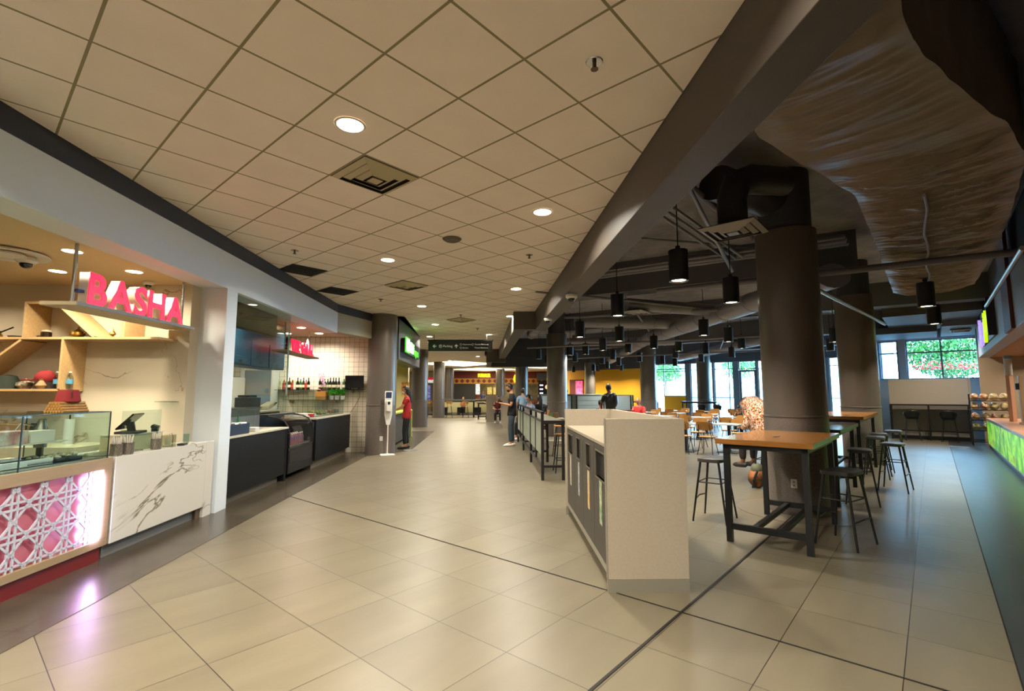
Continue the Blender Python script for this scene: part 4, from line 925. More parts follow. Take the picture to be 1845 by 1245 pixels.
MB().box(-.245,-.02,.02,.245,.02,.35).build('screen', M_screen, t, bev=.006); MB().box(-.15,-.06,0,-.11,.06,.02).build('foot', M_black, t); MB().box(.11,-.06,0,.15,.06,.02).build('foot', M_black, t)
small('glass_wall_ledge', MB().box(-.3,-.2,0,.3,0,.016), glass('shelf_glass', '#c4d0c4'), (-4.2,13.0,1.64), 'short glass ledge under the black television', 'shelf')
tag(MB().tube([(0,0,0),(.02,0,-.2),(-.10,-.02,-.45),(-.22,-.02,-.62),(-.45,-.03,-.80),(-.6,-.03,-.78)], .006, 6).build('power_cord', M_black, loc=(-4.05,12.95,1.64)), 'black power cord hanging from the television down the tiled wall', 'cord')
# things on the salad counter
small('steel_bain_marie', MB().lathe([(0,0),(.09,0),(.09,.10),(.085,.10),(.085,.01),(0,.01)], n=24), M_chrome, (-4.42,12.1,1.05), 'round steel pot near the wall end of the salad counter', 'pot', smooth=True)
small('steel_bain_marie', MB().lathe([(0,0),(.08,0),(.08,.09),(.075,.09),(.075,.01),(0,.01)], n=24), M_chrome, (-4.43,12.32,1.05), 'second round steel pot right by the tiled wall', 'pot', smooth=True)
small('white_tray_stack', MB().box(-.16,-.26,0,.16,.26,.02).box(-.14,-.2,.02,.14,.2,.06), M_white, (-4.38,10.45,1.05), 'white trays with red bowl behind the drink fridge end', 'tray', SL, bev=.005)
small('red_bowl', MB().lathe([(0,0),(.05,0),(.07,.06),(.06,.06),(.045,.01),(0,.01)], n=18), mat('bowl_red', '#b0142c', .4), (-4.2,10.28,1.05), 'small crimson bowl in front of the white trays', 'bowl', smooth=True)
for k, (yy, cc, c2) in enumerate(((11.0,'#c9b23a','#4f7a2c'),(11.35,'#8a9a4a','#d8d0a8'),(11.7,'#5a7a34','#a8422c'))):
    b = MB(); 
    for q in range(40): b.sph((random.uniform(-.12,.12), random.uniform(-.12,.12), .02+random.uniform(0,.06)), random.uniform(.012,.03), n=6, m=4)
    tag(b.build('salad_pile', mat('salad%d' % k, cc, .5, col2=c2, nscale=30), loc=(-4.42,yy,1.05)), ('yellow and green','pale green','dark green and red')[k]+' chopped salad heaped on the salad counter', 'salad', kind='stuff')
tg = thing('salad_tongs', 'steel tongs sticking up from the yellow salad', 'tongs', (-4.4,11.1,1.08)); 
MB().tube([(0,0,0),(.03,.02,.16)], .006, 6).build('arm', M_chrome, tg); MB().tube([(.02,0,0),(.05,.02,.16)], .006, 6).build('arm', M_chrome, tg)
small('glass_guard', MB().box(-.004,-1.1,0,.004,1.1,.42), M_glass, (-4.22,11.4,1.05), 'clear glass guard standing along the salad counter', 'sneeze guard', SL+.016)
# hanging glass pane
small('glass_screen', MB().box(-.006,-.95,0,.006,.95,1.72), glass('big_glass', '#dfe9e6'), (-3.93,7.70,1.2), 'tall clear glass pane hanging over the nearest dark counter', 'glass screen', SL)
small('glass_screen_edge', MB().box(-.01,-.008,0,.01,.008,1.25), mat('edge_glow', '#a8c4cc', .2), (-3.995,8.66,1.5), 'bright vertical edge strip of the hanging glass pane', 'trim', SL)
# blue upper cabinets with steel hood above
t = thing('upper_cabinet', 'dark blue wall cabinets hanging over the kitchen pass', 'cabinet', (-5.0, 8.55, 2.06), SL+.03)
MB().box(-.45,0,0,0,2.55,.86).build('body', M_blue, t, bev=.004)
for k in range(3):
    d_ = MB().box(0,.02+.85*k,.02,.014,.02+.85*k+.81,.50).build('door', M_blue, t, bev=.002); MB().box(.014,.36+.85*k,.08,.03,.48+.85*k,.09).build('handle', M_chrome, d_)
t = thing('steel_hood', 'brushed steel hood above the blue cabinets', 'hood', (-5.0, 8.5, 2.92), SL+.03); MB().box(-.8,0,.0,.02,2.6,.14).build('body', mat('hood_bronze', '#8c7350', .3, .9, noise=.3, nscale=3), t)
t = thing('steel_bulkhead', 'mirror bronze steel panel under the header over the kitchen pass', 'panel', (-4.25, 6.75, 2.55), SL); MB().box(-.03,0,0,0,2.2,.42).build('panel', mat('hood_bronze', '#8c7350', .3, .9, noise=.3, nscale=3), t)
# kitchen beyond, left of the tiled wall
t = thing('kitchen_fridge', 'white upright kitchen refrigerator at the back of the grill shop', 'refrigerator', (-7.45,12.55,0)); MB().box(-.4,-.35,0,.4,.35,1.95).build('body', M_white, t, bev=.01); MB().bar((.3,-.38,1.0),(.3,-.38,1.4),.03).build('handle', M_chrome, t)
MB().box(-.30,-.36,1.55,-.05,-.352,1.75).build('label_plate', mat('label_blue', '#5aa0c8', .5), t)
t = thing('kitchen_door', 'grey kitchen door with pale frame in the tiled wall', 'door', (-6.75,12.99,0)); MB().box(-.36,-.03,0,.36,0,2.15).build('leaf', mat('door_grey', '#6f7c84', .5), t); MB().box(-.45,-.05,0,-.36,0,2.2).build('jamb', M_white, t); MB().box(.36,-.05,0,.55,0,2.2).build('jamb', M_white, t); MB().box(.40,-.06,1.0,.44,-.05,1.12).build('switch', M_black, t)
small('yellow_poster', MB().box(-.35,-.012,0,.35,0,.2), mat('poster_yellow', '#c9b23a', .6, col2='#6e9a3e', nscale=10), (-5.95,12.99,1.66), 'wide yellow and green poster on the tiled wall', 'poster')
# We Grill letters
t = thing('hanging_letter_sign', 'smaller hanging red sign reading we grill on a wooden ledge', 'sign', (-4.6, 9.95, 2.43), PI/2+.112)
MB().box(-.05,-.0,-.035,2.28,.30,0).build('ledge', mat('ledge_brown', '#8a5f38', .5), t, bev=.003)
x = .38
for ch in 'WE GRILL':
    if ch == ' ': x += .12; continue
    o = text(ch, .36, M_redlet, t, 'letter', .02, .012, xs=.86); mn = min(v.co.x for v in o.data.vertices); mx_ = max(v.co.x for v in o.data.vertices); o.data.transform(Matrix.Translation((-mn,0,0))); o.location = (x,.05,.005)
    if ch == 'I':
        MB().lathe([(0,0),(.03,.0),(.05,.12),(.035,.26),(0,.34)], c=(.05,.03,.06), n=14).build('flame', mat('flame_white', '#d9cfc0', .4), o, smooth=True)
    x += mx_-mn+.03
for xx in (.28, 1.95): MB().cyl((xx,.16,0), .016, .62, 12).build('hanging_rod', M_chrome, t, smooth=True)
MB().box(.32,.12,.0,.42,.16,.30).build('dark_backer', M_black, t)
for px, py, lb in ((-4.9,11.22,'round downlight nearest in the grill shop ceiling'),(-5.72,12.3,'round downlight left of the grill sign rod'),(-4.91,12.3,'round downlight by the right grill sign rod')):
    downlight(px, py, 3.055, lb, P=24, col=(1,.88,.74), r=.09)
for px, py in ((-4.6,8.6),(-4.7,7.4),(-6.8,9.5),(-6.8,11.4)): area('downlight_or_fill', (px,py,3.04), 26, .15, (1,.88,.74), spread=150)
# sanitizer stand in front of left column
t = thing('sanitizer_stand', 'white hand sanitizer dispenser on a pole in front of the left column', 'sanitizer stand', (-3.13,12.42,0), .35)
MB().box(-.17,-.14,0,.17,.14,.02).box(-.05,-.05,.02,.05,.05,.035).build('base', M_white, t, bev=.008); MB().cyl((0,0,.02), .016, .80, 12).build('pole', M_white, t, smooth=True)
b = MB(); b.prism([(-.045,.75),(.045,.75),(.095,1.0),(.095,1.58),(.08,1.6),(-.08,1.6),(-.095,1.58),(-.095,1.0)], -.02, .0, Matrix(((1,0,0,0),(0,0,1,0),(0,1,0,0),(0,0,0,1)))); b.build('back_plate', M_white, t, bev=.004)
MB().box(-.065,-.12,1.08,.065,-.02,1.36).build('dispenser', M_white, t, bev=.02); MB().box(-.03,-.125,1.26,.03,-.118,1.33).build('sensor_window', M_black, t); MB().box(-.07,-.026,1.42,.07,-.0205,1.57).build('blue_card', mat('card_navy', '#1a2b52', .5), t)
# ================================================================ GREEN LETTERED SHOP
sx_ = lambda y, off=-2.38: off-.055*y
b = MB(); b.prism([(sx_(13.3),13.3),(sx_(17.6),17.6),(sx_(17.6)-.5,17.6),(sx_(13.3)-.5,13.3)], 2.47, 3.607); struct(b.build('wall_left_fascia', mat('fascia_dark', '#2f3033', .5), bev=.005))
b = MB(); b.prism([(-3.2,13.25),(sx_(13.3)-.5,13.3),(sx_(17.6)-.5,17.6),(-9.5,17.6),(-9.5,13.25)], 2.6, 2.66); struct(b.build('ceiling_thai_shop', mat('shop_ceiling', '#cdb68e', .7)))
b = MB(); b.box(-9.5,17.6,0,-3.75,17.8,3.607); struct(b.build('wall_left_far', mat('beige_wall', '#a89a72', .6)))
b = MB(); b.box(-6.0,13.3,0,-5.85,17.6,2.6); struct(b.build('wall_left_kitchen', mat('beige_wall', '#a89a72', .6)))
t = thing('shop_sign', 'glowing sign with a violet flower square, white script and green letters', 'sign', (sx_(13.75)+.01,13.72,2.74), PI/2+.055)
MB().box(-.06,-.10,-.04,3.05,-.0,.36).build('backer', M_black, t)
M_gr = mat('green_glow', '#58ff3a', .4, emit=1.3, ecol='#35e81c'); M_wg = mat('white_glow', '#ffffff', .4, emit=1.5, ecol='#f6f2ff')
MB().box(.0,-.13,-.02,.62,-.10,.40).build('green_frame', M_gr, t); MB().box(.06,-.14,.02,.56,-.131,.36).build('logo_panel', M_wg, t)
b = MB()
for q in range(5): a = q*2*PI/5; b.sph((.31+.055*math.cos(a),-.142,.21+.055*math.sin(a)), .05,.006,.05, n=10, m=6)
b.build('flower_mark', mat('magenta_glow', '#d81f9c', .4, emit=1.3, ecol='#d81f9c'), t)
o = text('Thai', .46, M_wg, t, 'letter', .006, .002, shear=.3, xs=.95); o.location = (.72,-.12,.02)
o = text('express', .34, M_gr, t, 'letter', .006, .004, xs=.78); o.location = (1.72,-.12,.0)
area('sign_glow', (0,0,0), 10, .5, (.35,1,.25), rot=(PI/2,0,0), parent=t, shape='RECTANGLE', sy=.3).location = (1.6,-.25,.25)
t = thing('lime_counter', 'lime green topped order counter where the woman in red stands', 'counter', (-3.42,13.35,0), SL)
MB().box(-.7,0,0,-.0,.02,.92).box(-.05,1.1,.06,-.0,4.4,.90).build('front_panel', mat('slate_panel', '#3b4046', .5), t)
MB().box(-.06,.02,.0,.01,1.15,.92).build('lime_front', M_lime, t, bev=.003)
MB().box(-.75,0,.92,.04,4.45,.97).build('lime_top', M_lime, t, bev=.004); MB().box(-.75,4.30,0,.03,4.45,.92).build('lime_end', M_lime, t, bev=.004)
MB().box(-.6,.3,.97,-.25,1.2,1.0).build('tray_rail', M_steel, t)
t = thing('menu_board', 'lit menu board with lime frame hanging behind the green lettered sign', 'menu board', (-4.0,14.0,1.95), PI/2+.05)
MB().box(-.5,-.02,0,.9,.02,.62).build('frame', M_lime, t); MB().box(-.45,-.03,.05,.85,-.021,.57).build('screen', mat('menu_glow', '#e8d8b8', .4, emit=.8, ecol='#c9b490', col2='#403020', nscale=7), t)
small('wall_cupboard', MB().box(-.02,0,0,.0,1.7,.62), mat('slate_blue', '#3c4652', .5), (-3.98,15.1,1.9), 'slate blue panel hanging beyond the lit menu board', 'panel', SL)
small('poster', MB().box(0,-.13,0,.012,.13,.5), mat('poster_food', '#c98a2c', .5, col2='#6d2a1c', nscale=9), (-3.85,17.59,1.45), 'orange food poster on the wall at the end of the lime counter', 'poster', -PI/2)
for k in range(3): small('shop_equipment', MB().box(-.25,-.35,0,.25,.35,[1.2,1.0,1.3][k]).box(-.18,-.2,[1.2,1.0,1.3][k],.18,.2,[1.34,1.22,1.5][k]), M_steel, (-5.1,14.2+k*1.1,0), ['steel steamer cabinet nearest behind the lime counter','low steel warmer behind the lime counter','tall steel warmer farthest behind the lime counter'][k], 'kitchen machine', SL, bev=.01)
for px, py in ((-4.3,14.2),(-4.6,16.4),(-5.0,15.2)): area('downlight_or_fill', (px,py,2.58), 22, .15, (1,.9,.7), spread=150)
# order spot mark on the floor
small('floor_sticker', MB().lathe([(0,0),(.2,0),(.2,.002),(0,.002)], n=32), mat('sticker_black', '#1a1a1a', .5, col2='#8c8c8c', nscale=12), (-2.75,13.45,.005), 'round dark distancing sticker on the floor near the woman in red', 'floor sticker')

# ================================================================ HANGING DIRECTION SIGN
t = thing('direction_sign', 'long black hanging direction sign with white arrows over the corridor', 'sign', (-2.93,17.0,3.02), 0)
MB().box(0,-.05,0,2.24,.05,.38).build('panel', mat('sign_black', '#121214', .4), t, bev=.004); MB().box(-.03,-.06,.355,2.27,.06,.40).build('top_rail', M_black, t)
M_sw = mat('sign_white', '#d8d8d2', .5, emit=.15)
def arrow(x, z, s, left):
    b = MB(); 
    pts = [(-.5,0),(0,.5),(.09,.36),(-.17,.09),(.5,.09),(.5,-.09),(-.17,-.09),(.09,-.36),(0,-.5)]
    if not left: pts = [(p[1],-p[0]) for p in pts]
    b.prism([(x+p[0]*s, z+p[1]*s) for p in pts], -.056, -.051, Matrix(((1,0,0,0),(0,0,1,0),(0,1,0,0),(0,0,0,1)))); return b.build('arrow', M_sw, t)
arrow(.22,.17,.13,True); arrow(.98,.17,.13,False)
def disc(x, z, r): MB().lathe([(r*.8,0),(r,0),(r,.004),(r*.8,.004)], n=24, M=Matrix.Translation((x,-.051,z)) @ Matrix.Rotation(PI/2,4,'X'), cap=False).build('symbol_ring', M_sw, t)
disc(.43,.17,.055); o = text('P', .08, M_sw, t, 'letter', .002); o.location = (.408,-.054,.143)
o = text('Parking', .11, M_sw, t, 'letter', .002); o.location = (.52,-.054,.135)
for zz, tx in ((.21,'Washrooms'),(.09,'Elevator')):
    disc(1.14,zz+.02,.035); o = text(tx, .062, M_sw, t, 'letter', .002); o.location = (1.2,-.054,zz)
for zz, tx in ((.21,'Tourist Entrance'),(.09,'Transit Entrance')): o = text(tx, .07, M_sw, t, 'letter', .002); o.location = (1.62,-.054,zz)
disc(1.55,.23,.035)
for xx in (.2,2.04): MB().cyl((xx,0,.40), .008, .19, 8).build('hanging_rod', M_black, t)

# ================================================================ BURGER SHOP AT THE FAR END
M_dred = mat('burger_red', '#6a120e', .5); M_by = mat('burger_yellow', '#c08a2a', .5)
t = thing('burger_shop_front', 'far burger shop front with dark red fascia and a yellow band of red diamonds', 'shop front', (-5.35,45,0))
MB().box(0,0,2.97,9.6,.4,3.58).build('fascia', M_dred, t); MB().box(0,-.03,2.47,9.6,.4,2.97).build('yellow_band', M_by, t)
for k in range(19):
    cx = .25+k*.505; b = MB(); b.prism([(cx-.2,2.72),(cx,2.53),(cx+.2,2.72),(cx,2.91)], -.045, -.031, Matrix(((1,0,0,0),(0,0,1,0),(0,1,0,0),(0,0,0,1)))); b.build('diamond', M_dred, t)
MB().box(0,.0,0,.3,.4,2.47).build('left_pier', mat('dark_grey_wall', '#2c2b2b', .6), t); MB().box(9.3,0,0,9.6,.4,2.47).build('right_pier', mat('dark_grey_wall', '#2c2b2b', .6), t)
MB().box(.3,.1,0,2.0,.3,2.47).build('dark_shutter', mat('dark_grey_wall', '#2c2b2b', .6), t)
MB().box(2.0,.1,0,9.3,.9,1.1).build('order_counter', mat('burger_counter', '#5a2018', .5, col2='#8a6a3a', nscale=4), t)
MB().box(1.0,3.4,0,9.3,3.6,2.6).build('kitchen_back', mat('kitchen_yellowish', '#8f7f52', .6, emit=.12, col2='#3a342a', nscale=2.5), t)
o = text('FATBURGER', .46, mat('yellow_glow', '#ffe03a', .4, emit=2.6, ecol='#ffcf10'), t, 'letter', .02, .01, xs=.46); o.location = (2.2,-.05,3.08)
b = MB(); b.lathe([(.48,0),(.6,0),(.6,.05),(.48,.05)], n=36, M=Matrix.Translation((6.1,-.06,2.95)) @ Matrix.Rotation(PI/2,4,'X'), cap=False); b.bar((5.6,-.09,2.95),(6.6,-.09,2.95),.09); b.bar((5.8,-.09,3.05),(6.4,-.09,3.25),.07); b.bar((5.8,-.09,2.85),(6.4,-.09,2.65),.07); b.build('round_logo', MATS['yellow_glow'], t)
MB().box(2.0,-.02,1.5,2.4,.0,2.45).build('poster', mat('poster_white', '#d8dde0', .5, emit=.5, col2='#5a7a90', nscale=5), t)
for k in range(3): MB().box(2.9+.6*k,3.3,1.5,3.35+.6*k,3.39,2.2).build('menu_screen', mat('menu_glow2', '#c9b060', .4, emit=.7, col2='#5a4a20', nscale=9), t)
area('shop_lamp', (-1,46.5,2.9), 60, 2, (1,.85,.6))
t = thing('digital_menu', 'black digital menu with a burger picture right of the burger shop', 'menu board', (2.35,43.5,.9))
MB().box(0,0,0,2.1,.08,1.75).build('screen', M_screen, t)
b = MB(); b.sph((.95,-.01,1.25), .36,.02,.24, n=16, m=8); b.build('burger_picture', mat('burger_pic', '#ffb08a', .5, emit=1.2, ecol='#ff9a7a'), t)
b = MB()
for zz in (.3,.65,1.0,1.35):
    b.box(.12,-.012,zz,.42,-.001,zz+.12); b.box(1.5,-.012,zz,1.85,-.001,zz+.12)
b.box(.7,-.012,.12,1.2,-.001,.3); b.build('menu_text_block', mat('menu_white', '#e0e0ff', .5, emit=1), t)
t = thing('black_sign_band', 'black sign band with yellow lettering above the digital menu', 'sign', (2.2,43.4,2.75)); MB().box(0,0,0,2.6,.1,.65).build('panel', mat('sign_black', '#121214', .4), t); MB().box(.9,-.02,.05,2.4,-.001,.2).build('yellow_strip', MATS['yellow_glow'], t)
b = MB(); b.box(4.0,42.8,0,6.2,43,3.6); struct(b.build('wall_far_end', mat('ochre_wall', '#a39468', .6)))
# far left shop beyond the high tables
t = thing('far_left_shop', 'far left shop front with a red and white sign and a blue menu screen', 'shop front', (-9.4,44,0))
MB().box(0,0,2.45,3.6,.3,3.55).build('fascia', mat('far_fascia', '#98907a', .6), t); MB().box(0,.3,0,3.6,.4,2.45).build('back', mat('beige_wall', '#a89a72', .6), t)
MB().box(1.55,-.05,2.55,2.85,.0,2.80).build('white_strip', mat('poster_white', '#d8dde0', .5, emit=.5, col2='#5a7a90', nscale=5), t); MB().box(1.55,-.06,2.80,2.85,.0,3.0).build('red_strip', mat('red_strip', '#b0182c', .5, emit=.6), t)
MB().box(1.45,-.05,.9,2.05,.0,2.3).build('menu_screen', mat('navy_glow', '#1d2c6a', .4, emit=.5, ecol='#3a4aa0', col2='#c9d0ff', nscale=5), t)
for k in range(4): MB().box(2.3+.35*k,-.03,0,2.38+.35*k,.29,2.45).build('post', mat('post_dark', '#3a3630', .5), t)
b = MB(); b.box(-16,46.5,0,-5.6,46.7,3.6); struct(b.build('wall_far_left', mat('beige_wall', '#a89a72', .6)))

# ================================================================ YELLOW WALL: poster and doorway
small('glowing_poster', MB().box(-.01,-.30,0,.02,.30,1.15), mat('magenta_poster', '#d81848', .4, emit=1.4, ecol='#e01848', col2='#e880b0', nscale=5), ab(30.9,-20.05,1.35), 'glowing crimson poster on the yellow wall', 'poster', AN)
small('wall_recess', MB().box(-.02,-.62,0,.01,.62,1.4), mat('recess_brown', '#5a2010', .6), ab(30.95,-20.3,1.2), 'dark red panel behind the glowing crimson poster', 'panel', AN)
small('glowing_screen', MB().box(-.01,-.30,0,.02,.30,1.0), mat('cyan_screen', '#38c8c0', .4, emit=1.2, ecol='#38c8c0'), ab(30.9,-21.6,1.6), 'small cyan glowing screen at the left end of the yellow wall', 'screen', AN)

# ================================================================ BIN CABINET
t = thing('recycling_cabinet', 'long speckled beige waste cabinet with high end panel and dark bin doors', 'waste cabinet', (.74,3.90,0), .02)
Lb = 2.52
M_edge = mat('edge_band', '#7c786b', .5)
def cpanel(x0,y0,x1,y1,z0,z1,nm): return MB().box(x0,y0,z0,x1,y1,z1).build(nm, M_lam, t, bev=.003)
cpanel(0,0,.63,.045,.10,1.325,'near_end_panel'); cpanel(0,Lb-.045,.63,Lb,.10,1.325,'far_end_panel'); cpanel(.585,.045,.63,Lb-.045,.10,1.325,'back_panel')
MB().box(.0,-.001,0,.63,.044,.10).build('base_plate', mat('kick_alu', '#8d897b', .4, .3), t); MB().box(.0,Lb-.044,0,.63,Lb,.10).build('base_plate', mat('kick_alu', '#8d897b', .4, .3), t)
MB().box(-.004,-.002,.10,.0,.046,1.327).build('edge_strip', M_edge, t)
MB().box(.02,.045,1.085,.585,Lb-.045,1.115).build('worktop', mat('worktop_cream', '#958b77', .45), t, bev=.003)
MB().box(.05,.045,.12,.58,Lb-.045,1.085).build('carcass', mat('carcass_dark', '#1a1917', .6), t)
MB().box(.02,.045,.10,.05,Lb-.045,.15).build('bottom_rail', mat('rail_alu', '#9b9788', .4, .4), t)
MB().box(.12,.05,0,.56,Lb-.05,.10).build('toe_kick', mat('kick_dark', '#4f4436', .6), t)
M_door = mat('bin_door', '#3d3931', .5)
nd = 4; dw = (Lb-.10)/nd
labs = [('#4f8a52','green'),('#c9952e','orange'),('#4a6fae','blue'),('#b7b39a','grey')]
for k in range(nd):
    y0 = .05+k*dw; y1_ = y0+dw-.008; wide = k in (0,3); h0, h1 = (.80,1.02) if wide else (.82,1.03); ow = dw*.62 if wide else dw*.36
    oy0 = (y0+y1_)/2-ow/2 if wide else y0+dw*.28; oy1 = oy0+ow
    b = MB(); b.box(.022,y0,.155,.045,y1_,h0); b.box(.022,y0,h1,.045,y1_,1.08); b.box(.022,y0,h0,.045,oy0,h1); b.box(.022,oy1,h0,.045,y1_,h1)
    d_ = b.build('bin_door', M_door, t)
    b = MB(); 
    for q in ((oy0-.012,h0-.012,oy0,h1+.012),(oy1,h0-.012,oy1+.012,h1+.012),(oy0,h0-.012,oy1,h0),(oy0,h1,oy1,h1+.012)): b.box(.016,q[0],q[1],.05,q[2],q[3])
    b.build('chute_frame', mat('chute_steel', '#6f6a5f', .35, .7), d_)
    MB().box(.17,oy0-.02,h0-.02,.18,oy1+.02,h1+.02).build('chute_flap', mat('flap_black', '#060606', .5), d_)
    lc = (oy0+oy1)/2; MB().box(.0195,lc-.05,.42,.0215,lc+.05,.78).build('label_sticker', mat('sticker_'+labs[k][1], labs[k][0], .5, col2='#c9c4ae', nscale=22), d_)
    MB().lathe([(0,0),(.008,0),(.008,.006),(0,.006)], n=12, M=Matrix.Translation((.022,y1_-.03,1.05)) @ Matrix.Rotation(-PI/2,4,'Y')).build('lock', M_chrome, d_)

# second and third bin cabinets further along the corridor
for (x,y,lb) in ((-.02,22.2,'white waste cabinet just behind the standing man'),(-1.0,27.0,'white waste cabinet further back along the corridor')):
    t = thing('recycling_cabinet', lb, 'waste cabinet', (x-.42,y,0), SL)
    MB().box(0,0,0,.62,.06,1.42).build('end_panel', M_lam, t); MB().box(0,2.2,0,.62,2.26,1.42).build('end_panel', M_lam, t); MB().box(.05,.06,.08,.62,2.2,1.10).build('carcass', M_door, t); MB().box(.0,.06,1.10,.62,2.2,1.15).box(.57,.06,1.15,.62,2.2,1.42).build('worktop', M_lam, t)
    MB().box(.0,1.08,.08,.05,1.18,1.10).box(.0,.06,.08,.05,.13,1.10).box(.0,2.13,.08,.05,2.2,1.10).box(0,.06,.08,.05,2.2,.16).build('front_rail', M_lam, t)

# ================================================================ DARK RAILING BAR TABLE
t = thing('railing_bar_table', 'long black framed bar table with frosted panels along its corridor side', 'bar table', (.52,8.80,0), SL)
Lr = 7.0; W_ = .42
MB().box(.05,0,1.0,W_,Lr,1.04).build('table_top', mat('grey_top', '#6f6b60', .35), t, bev=.003)
MB().box(.02,-.005,.99,W_+.01,.03,1.05).box(.02,0,.95,.05,Lr,1.0).box(W_-.03,0,.95,W_,Lr,1.0).build('top_frame', M_black, t)
k = 0
while k <= 3:
    y = k*(Lr-.05)/3
    MB().box(0,y,0,.05,y+.05,1.20).build('leg', M_black, t); MB().box(W_-.05,y,0,W_,y+.05,1.0).build('leg', M_black, t)
    MB().box(.05,y+.005,.22,W_-.05,y+.045,.26).build('cross_rail', M_black, t); k += 1
MB().box(0,0,1.17,.05,Lr,1.21).build('top_rail', M_black, t); MB().box(.005,.05,.22,.045,Lr-.05,.26).build('foot_rail', M_black, t)
MB().box(.0,.05,1.02,.04,Lr-.05,1.05).build('panel_rail', M_black, t)
for k in range(6):
    y = .09+k*(Lr-.08)/6; MB().box(.018,y,.42,.03,y+(Lr-.08)/6-.06,1.02).build('frosted_panel', M_frost, t)
for k in (1,2,4,5): y = k*(Lr-.05)/6; MB().box(.005,y,.26,.045,y+.04,1.17).build('mullion', M_black, t)

# ================================================================ SEATS
M_seatg = mat('stool_seat', '#3a3836', .45)
def stool(loc, rz, label, group=None):
    global _st
    try: return dup(_st, loc, rz, label, group)
    except NameError: pass
    t = _st = thing('backless_stool', label, 'stool', loc, rz, group)
    b = MB(); b.prism([(.205*math.copysign(abs(math.cos(a))**.45, math.cos(a)), .15*math.copysign(abs(math.sin(a))**.45, math.sin(a))) for a in [2*PI*i/40 for i in range(40)]], .70, .735)
    for v in b.bm.verts:
        if v.co.z > .72: v.co.z += .012*(v.co.x/.2)**2
    b.build('seat', M_seatg, t, bev=.008, smooth=True)
    for sx in (-1,1):
        for sy in (-1,1): MB().tube([(sx*.155,sy*.105,.70),(sx*.235,sy*.19,.012),(sx*.235,sy*.19,0)], [.014,.0105,.0105], 10).build('leg', M_black, t, smooth=True)
    lp = lambda sx, sy, z: (sx*(.155+.08*(.7-z)/.69), sy*(.105+.085*(.7-z)/.69), z)
    for sy in (-1,1): MB().tube([lp(-1,sy,.26),(0,sy*.178,.275),lp(1,sy,.26)], .008, 8).build('foot_rail', M_black, t); 
    for sx in (-1,1): MB().tube([lp(sx,-1,.46),lp(sx,1,.46)], .007, 8).build('side_rail', M_black, t)
    MB().tube([lp(-1,1,.46),lp(1,1,.46)], .007, 8).tube([lp(-1,-1,.46),lp(1,-1,.46)], .007, 8).build('upper_rail', M_black, t)
    return t
def hightable(loc, rz, Lx, Wy, h, topm, label, group=None, socket=False):
    t = thing('bar_table', label, 'bar table', loc, rz, group)
    MB().box(0,-Wy/2-.06,h-.055,Lx,Wy/2+.06,h).build('table_top', topm, t, bev=.003)
    for x in (.06, Lx-.12):
        for y in (-Wy/2, Wy/2-.055): MB().box(x,y,0,x+.055,y+.055,h-.055).build('leg', M_black, t)
        MB().box(x+.005,-Wy/2+.055,.13,x+.05,Wy/2-.055,.19).build('end_stretcher', M_black, t)
    for y in (-.14,.10): MB().box(.115,y,.135,Lx-.12,y+.05,.185).build('long_stretcher', M_black, t)
    MB().box(.06,-Wy/2,h-.105,Lx-.065,-Wy/2+.04,h-.055).box(.06,Wy/2-.04,h-.105,Lx-.065,Wy/2,h-.055).box(.06,-Wy/2,h-.105,.1,Wy/2,h-.055).box(Lx-.105,-Wy/2,h-.105,Lx-.065,Wy/2,h-.055).build('apron', M_black, t)
    if socket: MB().box(.55,-.02,h,.70,.02,h+.003).build('socket_slot', M_black, t)
    return t
hightable(ab(5.36,-1.34), AN, 1.66, .78, 1.055, M_top, 'nearest wooden topped bar table with black frame in front of the column', socket=True)
hightable(ab(7.92,-1.40), AN, 2.05, .70, 1.04, mat('dark_top', '#3b332b', .25), 'dark topped bar table right behind the nearest column')
hightable(ab(10.15,-1.42), AN, 2.75, .86, 1.14, M_top, 'second wooden topped bar table reaching the far column')
stool(ab(6.25,-2.12), AN+.05, 'grey seated stool at the left side of the nearest wooden bar table')
stool(ab(6.12,-.78), AN-.25, 'dark stool at the right side of the nearest wooden bar table')
stool(ab(8.55,-.86), AN+.1, 'dark stool half hidden under the dark topped bar table')
stool(ab(9.98,-.56), AN-.1, 'dark stool standing free in the right aisle, nearest the window side')
stool(ab(11.3,-.88), AN, 'dark stool behind the free standing one, at the second wooden bar table')
stool(ab(12.3,-.90), AN+.15, 'dark stool second from the far end of the second wooden bar table')
stool(ab(13.4,-.72), AN, 'farthest backless stool, beside the second column')
stool(ab(8.95,-2.15), AN, 'dark stool on which the person in the patterned wrap sits')
